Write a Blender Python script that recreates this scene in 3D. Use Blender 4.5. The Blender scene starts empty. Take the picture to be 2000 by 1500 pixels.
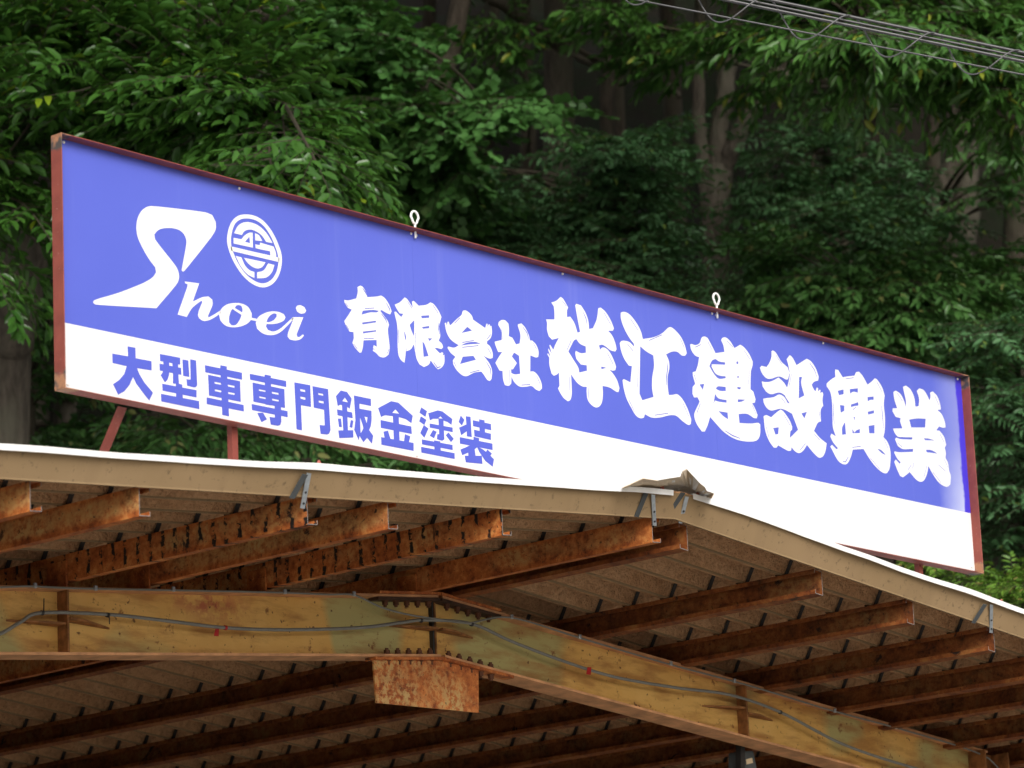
import bpy, bmesh, math, random
import numpy as np
from mathutils import Vector, Matrix
from mathutils.geometry import delaunay_2d_cdt

# ---------------------------------------------------------------- camera, sky, sun, exposure
scene = bpy.context.scene
FPX, YAW, PITCH, ROLL = 7382.1036, 0.71434535, 0.24305676, -0.04499824
ZS = 4.7401336                      # height of the board's lower edge above the yard
CAM = np.array([-8.40348928, -9.33708144, 1.6])
FW = np.array([math.cos(PITCH)*math.cos(YAW), math.cos(PITCH)*math.sin(YAW), math.sin(PITCH)])
_r0 = np.array([math.sin(YAW), -math.cos(YAW), 0.0]); _u0 = np.cross(_r0, FW)
RT = math.cos(ROLL)*_r0 + math.sin(ROLL)*_u0
UP = -math.sin(ROLL)*_r0 + math.cos(ROLL)*_u0
cam_data = bpy.data.cameras.new('camera')
cam = bpy.data.objects.new('camera', cam_data)
scene.collection.objects.link(cam)
cam_data.sensor_width = 36.0
cam_data.lens = FPX/2000*36.0
cam_data.clip_start = 0.1
cam_data.clip_end = 2000
cam.matrix_world = Matrix(((RT[0], UP[0], -FW[0], CAM[0]), (RT[1], UP[1], -FW[1], CAM[1]), (RT[2], UP[2], -FW[2], CAM[2]), (0, 0, 0, 1)))
cam_data.dof.use_dof = True
cam_data.dof.focus_distance = 14.9
cam_data.dof.aperture_fstop = 5.2
scene.camera = cam

SUN_EL, SUN_AZ = math.radians(27), math.radians(236)      # azimuth: direction towards the sun, from +X towards +Y
world = bpy.data.worlds.new('World'); scene.world = world; world.use_nodes = True
wn, wl = world.node_tree.nodes, world.node_tree.links
wn.clear()
sky = wn.new('ShaderNodeTexSky'); sky.sky_type = 'NISHITA'; sky.sun_disc = False
sky.sun_elevation = SUN_EL; sky.sun_rotation = math.pi/2 - SUN_AZ
sky.air_density = 1.0; sky.dust_density = 4.0; sky.ozone_density = 1.0
hs = wn.new('ShaderNodeHueSaturation'); hs.inputs['Saturation'].default_value = 0.35
bg = wn.new('ShaderNodeBackground'); bg.inputs['Strength'].default_value = 0.125
wo = wn.new('ShaderNodeOutputWorld')
wl.new(sky.outputs[0], hs.inputs['Color']); wl.new(hs.outputs[0], bg.inputs['Color']); wl.new(bg.outputs[0], wo.inputs['Surface'])

sun_data = bpy.data.lights.new('sun', 'SUN'); sun_data.energy = 1.5; sun_data.angle = math.radians(30)
sun_data.color = (1.0, 0.97, 0.92)
sun = bpy.data.objects.new('sun', sun_data); scene.collection.objects.link(sun)
_sd = Vector((math.cos(SUN_EL)*math.cos(SUN_AZ), math.cos(SUN_EL)*math.sin(SUN_AZ), math.sin(SUN_EL)))
sun.rotation_euler = (-_sd).to_track_quat('-Z', 'Y').to_euler(); sun.location = (0, 0, 40)

scene.view_settings.view_transform = 'Standard'
scene.view_settings.look = 'None'
scene.view_settings.exposure = 0.36
scene.view_settings.gamma = 1.0
scene.view_settings.use_curve_mapping = False
scene.render.engine = 'CYCLES'
scene.cycles.use_denoising = True
scene.cycles.max_bounces = 8
scene.cycles.diffuse_bounces = 5
scene.cycles.caustics_reflective = False
scene.cycles.caustics_refractive = False

# ---------------------------------------------------------------- helpers
C = scene.collection
rng = np.random.default_rng(7)
random.seed(7)

def ray(px, py):
    return FW + RT*(px-1000)/FPX - UP*(py-750)/FPX
def at(px, py, d):                  # a point seen at (px, py) of the 2000-wide photo, d metres ahead
    return CAM + ray(px, py)*d
def on_y(px, py, y):                # the point of the upright plane Y = y
    r = ray(px, py); return CAM + r*(y-CAM[1])/r[1]

def thing(name, label, cat, loc=(0, 0, 0), group=None, rotz=0.0):
    o = bpy.data.objects.new(name, None); C.objects.link(o)
    o.empty_display_size = 0.2
    o.location = loc; o.rotation_euler = (0, 0, rotz)
    o['label'] = label; o['category'] = cat
    if group: o['group'] = group
    return o
def tag(o, label=None, cat=None, group=None, kind=None):
    if label: o['label'] = label
    if cat: o['category'] = cat
    if group: o['group'] = group
    if kind: o['kind'] = kind
    return o
def link(name, me, mat=None, parent=None):
    o = bpy.data.objects.new(name, me); C.objects.link(o)
    if mat is not None and not me.materials: me.materials.append(mat)
    if parent is not None:
        o.parent = parent
        # geometry is written in world coordinates: undo the parents' offsets
        p = parent; off = Vector((0, 0, 0))
        while p is not None:
            off += p.location; p = p.parent
        o.location = -off if me.get('local') is None else (0, 0, 0)
    return o
def mesh(name, verts, faces, smooth=False):
    me = bpy.data.meshes.new(name)
    me.from_pydata([tuple(map(float, v)) for v in verts], [], [tuple(f) for f in faces])
    if smooth:
        me.polygons.foreach_set('use_smooth', [True]*len(me.polygons))
    me.update()
    return me
class MB:
    """collects boxes, tubes, plates into one mesh"""
    def __init__(s): s.v = []; s.f = []
    def add(s, verts, faces):
        n = len(s.v); s.v += [tuple(map(float, q)) for q in verts]; s.f += [tuple(i+n for i in f) for f in faces]; return s
    def box(s, x0, x1, y0, y1, z0, z1):
        return s.add([(x0,y0,z0),(x1,y0,z0),(x1,y1,z0),(x0,y1,z0),(x0,y0,z1),(x1,y0,z1),(x1,y1,z1),(x0,y1,z1)],
                     [(0,3,2,1),(4,5,6,7),(0,1,5,4),(1,2,6,5),(2,3,7,6),(3,0,4,7)])
    def loft(s, a, b):              # solid between two polygons with the same point count
        n = len(a)
        return s.add(list(a)+list(b), [tuple(range(n-1, -1, -1)), tuple(range(n, 2*n))]+[(i, (i+1)%n, n+(i+1)%n, n+i) for i in range(n)])
    def tube(s, pts, r, sides=8, cap=True):
        P = [np.asarray(q, float) for q in pts]; m = len(P)
        R = r if hasattr(r, '__len__') else [r]*m
        t0 = P[1]-P[0]; ref = np.array([0,0,1.0]) if abs(t0[2]) < .9*np.linalg.norm(t0) else np.array([1.0,0,0])
        vs = []; prev = None
        for i in range(m):
            t = P[min(i+1,m-1)]-P[max(i-1,0)]; t = t/(np.linalg.norm(t)+1e-12)
            a = np.cross(t, ref) if prev is None else prev - t*np.dot(prev, t)
            a = a/(np.linalg.norm(a)+1e-12); b = np.cross(t, a); prev = a
            for k in range(sides):
                th = 2*math.pi*k/sides; vs.append(P[i]+R[i]*(a*math.cos(th)+b*math.sin(th)))
        fs = [(i*sides+k, i*sides+(k+1)%sides, (i+1)*sides+(k+1)%sides, (i+1)*sides+k) for i in range(m-1) for k in range(sides)]
        if cap: fs += [tuple(range(sides-1,-1,-1)), tuple((m-1)*sides+k for k in range(sides))]
        return s.add(vs, fs)
    def bar(s, p, q, w, h, up=(0,0,1)):   # rectangular bar from p to q
        p = np.asarray(p,float); q = np.asarray(q,float); t = (q-p)/np.linalg.norm(q-p)
        a = np.cross(t, up); a /= np.linalg.norm(a); b = np.cross(a, t)
        sec = lambda c: [c+a*w/2+b*h/2, c-a*w/2+b*h/2, c-a*w/2-b*h/2, c+a*w/2-b*h/2]
        return s.loft(sec(p), sec(q))
    def build(s, name, mat, parent=None, smooth=False, bevel=0.0):
        me = mesh(name, s.v, s.f, smooth)
        if bevel:
            bm = bmesh.new(); bm.from_mesh(me)
            bmesh.ops.recalc_face_normals(bm, faces=bm.faces)
            bmesh.ops.bevel(bm, geom=bm.edges[:], offset=bevel, segments=1, affect='EDGES', clamp_overlap=True)
            bm.to_mesh(me); bm.free()
        else:
            bm = bmesh.new(); bm.from_mesh(me); bmesh.ops.recalc_face_normals(bm, faces=bm.faces); bm.to_mesh(me); bm.free()
            if smooth: me.polygons.foreach_set('use_smooth', [True]*len(me.polygons))
        return link(name, me, mat, parent)

# ---- materials
class Mat:
    def __init__(s, name, rough=.6, spec=.5, metal=0.0):
        s.m = bpy.data.materials.new(name); s.m.use_nodes = True
        s.t = s.m.node_tree; s.n = s.t.nodes; s.l = s.t.links
        s.b = s.n['Principled BSDF']; s.o = s.n['Material Output']
        s.b.inputs['Roughness'].default_value = rough
        s.b.inputs['Specular IOR Level'].default_value = spec
        s.b.inputs['Metallic'].default_value = metal
        s._co = None
    def co(s):
        if s._co is None: s._co = s.n.new('ShaderNodeNewGeometry').outputs['Position']
        return s._co
    def scaled(s, sc):
        v = s.n.new('ShaderNodeVectorMath'); v.operation = 'MULTIPLY'; s.l.new(s.co(), v.inputs[0]); v.inputs[1].default_value = sc; return v.outputs[0]
    def noise(s, scale, detail=4, rough=.55, vec=None, dist=0.0):
        t = s.n.new('ShaderNodeTexNoise'); t.inputs['Scale'].default_value = scale; t.inputs['Detail'].default_value = detail
        t.inputs['Roughness'].default_value = rough; t.inputs['Distortion'].default_value = dist
        s.l.new(vec if vec is not None else s.co(), t.inputs['Vector']); return t.outputs['Fac']
    def ramp(s, fac, stops):
        r = s.n.new('ShaderNodeValToRGB'); e = r.color_ramp.elements
        while len(e) < len(stops): e.new(.5)
        for k, (p, c) in enumerate(stops):
            e[k].position = p; e[k].color = (c, c, c, 1) if not hasattr(c, '__len__') else (*c, 1)
        s.l.new(fac, r.inputs[0]); return r.outputs[0]
    def mix(s, fac, a, b, mode='MIX'):
        x = s.n.new('ShaderNodeMix'); x.data_type = 'RGBA'; x.blend_type = mode
        for sock, v in ((x.inputs[0], fac), (x.inputs[6], a), (x.inputs[7], b)):
            if hasattr(v, 'is_output'): s.l.new(v, sock)
            elif hasattr(v, '__len__'): sock.default_value = (*v, 1)
            else: sock.default_value = v
        return x.outputs[2]
    def math(s, op, a, b=None, c=None, clamp=False):
        x = s.n.new('ShaderNodeMath'); x.operation = op; x.use_clamp = clamp
        for k, v in enumerate((a, b, c)):
            if v is None: continue
            if hasattr(v, 'is_output'): s.l.new(v, x.inputs[k])
            else: x.inputs[k].default_value = v
        return x.outputs[0]
    def sep(s, vec=None):
        x = s.n.new('ShaderNodeSeparateXYZ'); s.l.new(vec if vec is not None else s.co(), x.inputs[0]); return x.outputs
    def band(s, v, c, w, soft):      # 1 where |v-c| < w, falling to 0 over soft
        d = s.math('ABSOLUTE', s.math('SUBTRACT', v, c))
        return s.math('SUBTRACT', 1.0, s.math('DIVIDE', s.math('SUBTRACT', d, w), soft, clamp=True), clamp=True)
    def color(s, v):
        if hasattr(v, 'is_output'): s.l.new(v, s.b.inputs['Base Color'])
        else: s.b.inputs['Base Color'].default_value = (*v, 1)
        return s
    def rough(s, v): s.l.new(v, s.b.inputs['Roughness']); return s
    def bump(s, h, strength=.3, dist=.01):
        b = s.n.new('ShaderNodeBump'); b.inputs['Strength'].default_value = strength; b.inputs['Distance'].default_value = dist
        s.l.new(h, b.inputs['Height']); s.l.new(b.outputs[0], s.b.inputs['Normal']); return s

def plain(name, col, rough=.6, spec=.5, metal=0.0, var=.12, scale=9):
    m = Mat(name, rough, spec, metal)
    n = m.noise(scale, 5)
    m.color(m.mix(m.ramp(n, [(.3, 0.0), (.7, 1.0)]), tuple(c*(1-var) for c in col), tuple(min(1, c*(1+var)) for c in col)))
    return m.m

def rust(name, streaks=False, dark=1.0, pale=.7, rs=(40, 36, 16), member=True, cover=0.0):
    """flaking red-brown rust over a pale yellow primer, grain running along the member"""
    m = Mat(name, .62, .4)
    fine = m.noise(1.0, 8, .72, vec=m.scaled((46, 40, 46))); mid = m.noise(9, 8, .68, dist=.4); big = m.noise(2.6, 4, .6)
    run = m.noise(1.0, 5, .65, vec=m.scaled(rs)); pit = m.noise(75, 4, .6)
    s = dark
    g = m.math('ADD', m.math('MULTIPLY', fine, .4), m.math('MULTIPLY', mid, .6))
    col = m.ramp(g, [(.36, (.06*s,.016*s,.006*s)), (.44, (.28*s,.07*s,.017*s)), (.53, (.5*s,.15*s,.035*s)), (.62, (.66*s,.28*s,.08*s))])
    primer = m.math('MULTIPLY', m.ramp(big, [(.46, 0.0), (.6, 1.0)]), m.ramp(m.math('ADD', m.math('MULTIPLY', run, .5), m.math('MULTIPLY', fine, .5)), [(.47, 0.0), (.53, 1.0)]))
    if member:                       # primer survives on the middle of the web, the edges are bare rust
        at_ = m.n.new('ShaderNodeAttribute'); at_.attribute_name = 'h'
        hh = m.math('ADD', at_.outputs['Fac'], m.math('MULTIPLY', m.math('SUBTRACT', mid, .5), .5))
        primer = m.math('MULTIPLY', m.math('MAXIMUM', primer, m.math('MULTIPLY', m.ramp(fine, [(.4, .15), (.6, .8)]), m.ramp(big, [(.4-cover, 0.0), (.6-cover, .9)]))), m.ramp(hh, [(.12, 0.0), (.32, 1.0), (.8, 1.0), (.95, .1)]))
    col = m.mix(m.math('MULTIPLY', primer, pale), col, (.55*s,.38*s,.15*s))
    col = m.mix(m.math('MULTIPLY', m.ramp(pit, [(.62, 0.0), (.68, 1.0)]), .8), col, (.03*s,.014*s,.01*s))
    col = m.mix(m.ramp(m.noise(6, 7, .7, dist=.8), [(.63, 0.0), (.66, 1.0)]), col, (.045*s,.022*s,.017*s))
    if streaks:                      # peeled upright drips at even steps along the purlin
        x = m.sep()
        n5 = m.noise(22, 4, .6)
        ph = m.math('FRACT', m.math('ADD', m.math('MULTIPLY', x[1], 15.5), m.math('MULTIPLY', n5, .5)))
        st = m.math('MULTIPLY', m.band(ph, .5, .11, .05), m.ramp(m.noise(1.0, 4, .65, vec=m.scaled((5, 22, 30))), [(.48, 0.0), (.52, 1.0)]))
        col = m.mix(st, col, (.012,.01,.01))
    m.color(col); m.bump(fine, .45, .004)
    return m.m

M = {}
M['rust'] = rust('rusty_steel'); M['rust_streaked'] = rust('streaked_rusty_steel', True); M['rust_pale'] = rust('primer_patched_steel', False, 1.0, .9, cover=.12); M['rust_shaded'] = rust('dark_shaded_rusty_steel', False, .5, .5); M['rust_plate'] = rust('scaly_rusty_plate', False, 1.0, .85, (34, 34, 34), False)
M['frame_red'] = plain('red_oxide_paint', (.36,.105,.075), .55, .4, var=.22, scale=14)
M['galv'] = plain('galvanised_steel', (.42,.46,.5), .42, .5, .75, .18, 40)
M['dark_strap'] = plain('dark_galvanised_steel', (.1,.115,.12), .6, .4, .3, .2, 20)
M['white_metal'] = plain('white_coated_steel', (.8,.8,.79), .45, .5, var=.04, scale=20)
M['grey_cable'] = plain('grey_cable_sheath', (.19,.19,.17), .55, .5, var=.12, scale=30)
M['black'] = plain('black_plastic', (.02,.02,.02), .5, .5)
M['red_tape'] = plain('red_tape', (.45,.02,.02), .5, .4)
M['wire'] = plain('wire_sheath', (.035,.035,.038), .35, .6, var=.1, scale=30)
M['coil'] = plain('coil_wire', (.09,.09,.093), .4, .6, var=.1, scale=30)
M['hex'] = plain('rusty_bolt', (.12,.045,.02), .7, .4, .2, .3, 60)

def foam(name, a, b):               # pebbled insulation under the roof sheets
    m = Mat(name, .9, .2)
    n = m.noise(95, 3, .6); n2 = m.noise(5, 4, .6); n3 = m.noise(2.0, 3, .5)
    col = m.mix(m.ramp(n2, [(.35, 0.0), (.7, 1.0)]), a, b)
    col = m.mix(m.math('MULTIPLY', m.ramp(m.noise(30, 6, .75), [(.56, 0.0), (.66, 1.0)]), .55), col, tuple(q*.35 for q in a))
    col = m.mix(m.math('MULTIPLY', m.ramp(m.noise(48, 3, .6), [(.45, 0.0), (.6, 1.0)]), .3), col, tuple(q*.45 for q in a))
    m.color(col); m.bump(m.math('ADD', n, m.math('MULTIPLY', m.noise(38, 3, .5), 1.4)), .75, .025)
    return m.m
M['foam'] = foam('brown_roof_insulation', (.47,.255,.125), (.58,.345,.185))
def edge_web():
    m = Mat('beige_roof_edge', .75, .3)
    x = m.sep(); n = m.noise(30, 6, .75); n2 = m.noise(1.6, 4, .6)
    col = m.mix(m.ramp(n2, [(.3, 0.0), (.7, 1.0)]), (.24,.16,.08), (.295,.2,.107))
    col = m.mix(m.math('MULTIPLY', m.ramp(n, [(.58, 0.0), (.64, 1.0)]), .6), col, (.09,.06,.035))
    st = m.noise(1.0, 4, .6, vec=m.scaled((9, 2, 2)))
    col = m.mix(m.math('MULTIPLY', m.ramp(st, [(.5, 0.0), (.75, 1.0)]), .45), col, (.2,.13,.07))
    m.color(col); m.bump(n2, .2, .01); return m.m
M['edge_web'] = edge_web()

def beam_paint():
    m = Mat('ochre_beam_paint', .55, .4)
    n1 = m.noise(2.1, 2, .4); n2 = m.noise(16, 7, .7); n3 = m.noise(5, 6, .6); n4 = m.noise(60, 4, .6)
    xz = m.sep()
    col = m.mix(m.ramp(n3, [(.3, 0.0), (.75, 1.0)]), (.69,.395,.1), (.79,.5,.16))
    col = m.mix(m.ramp(n1, [(.52, 0.0), (.6, 1.0)]), col, (.48,.42,.165))                      # olive touch-up patches
    blur = m.ramp(m.noise(1.0, 5, .6, vec=m.scaled((3.5, 3.5, 16))), [(.46, 0.0), (.64, 1.0)])
    col = m.mix(m.math('MULTIPLY', blur, .65), col, (.33,.125,.03))                                # long rust stains
    col = m.mix(m.math('MULTIPLY', m.ramp(n2, [(.6, 0.0), (.66, 1.0)]), .85), col, (.2,.065,.018))
    col = m.mix(m.math('MULTIPLY', m.ramp(m.noise(38, 3, .5), [(.69, 0.0), (.73, 1.0)]), .85), col, (.1,.035,.012))
    col = m.mix(m.ramp(n4, [(.7, 0.0), (.74, 1.0)]), col, (.05,.03,.02))
    # smeared red marking on the left half
    d = m.math('ADD', m.math('MULTIPLY', m.band(xz[0], 1.43, .03, .25), m.band(xz[2], ZS-.46, .02, .06)), 0.0)
    red = m.math('MULTIPLY', d, m.ramp(m.noise(18, 6, .7), [(.45, 0.0), (.56, 1.0)]))
    col = m.mix(m.math('MULTIPLY', red, .7), col, (.42,.07,.05))
    m.color(col); m.bump(n2, .15, .004); return m.m
M['beam'] = beam_paint()
M['beam_edge'] = plain('ochre_flange_paint', (.6,.3,.14), .6, .4, var=.3, scale=12)

def board_mat(name, blue):
    m = Mat(name, .38, .45)
    x = m.sep(); n = m.noise(1.3, 4, .5); n2 = m.noise(40, 4, .6)
    if blue:
        col = m.mix(m.ramp(n, [(.3, 0.0), (.7, 1.0)]), (.089,.118,.55), (.102,.133,.59))
        nz = m.noise(11, 5, .6)
        streak = m.ramp(m.noise(1.0, 4, .6, vec=m.scaled((14, 1, .8))), [(.55, 0.0), (.8, 1.0)])
        col = m.mix(m.math('MULTIPLY', streak, .07), col, (.5,.55,.8))
        xe = m.math('ADD', x[0], m.math('MULTIPLY', m.math('SUBTRACT', nz, .5), .05))
        fade = m.math('DIVIDE', m.math('SUBTRACT', xe, 5.22), .2, clamp=True)                    # chalked paint towards the end
        low = m.math('DIVIDE', m.math('SUBTRACT', ZS+.62, x[2]), .4, clamp=True)
        col = m.mix(m.math('MULTIPLY', fade, m.math('ADD', .25, m.math('MULTIPLY', low, .6))), col, (.62,.66,.82))
        keep = m.math('DIVIDE', m.math('SUBTRACT', m.math('SUBTRACT', xe, 5.405), 0.0), .012, clamp=True)
        col = m.mix(keep, col, (.055,.04,.6))
    else:
        col = m.mix(m.ramp(n, [(.3, 0.0), (.7, 1.0)]), (.74,.74,.75), (.78,.78,.79))
    m.color(col); m.bump(n, .03, .02); return m.m
M['board_blue'] = board_mat('blue_board_paint', True); M['board_white'] = board_mat('white_board_paint', False)
M['letter_white'] = plain('white_lettering', (.76,.76,.77), .4, .4, var=.01)
M['letter_blue'] = plain('blue_lettering', (.086,.113,.545), .4, .4, var=.02)

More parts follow.
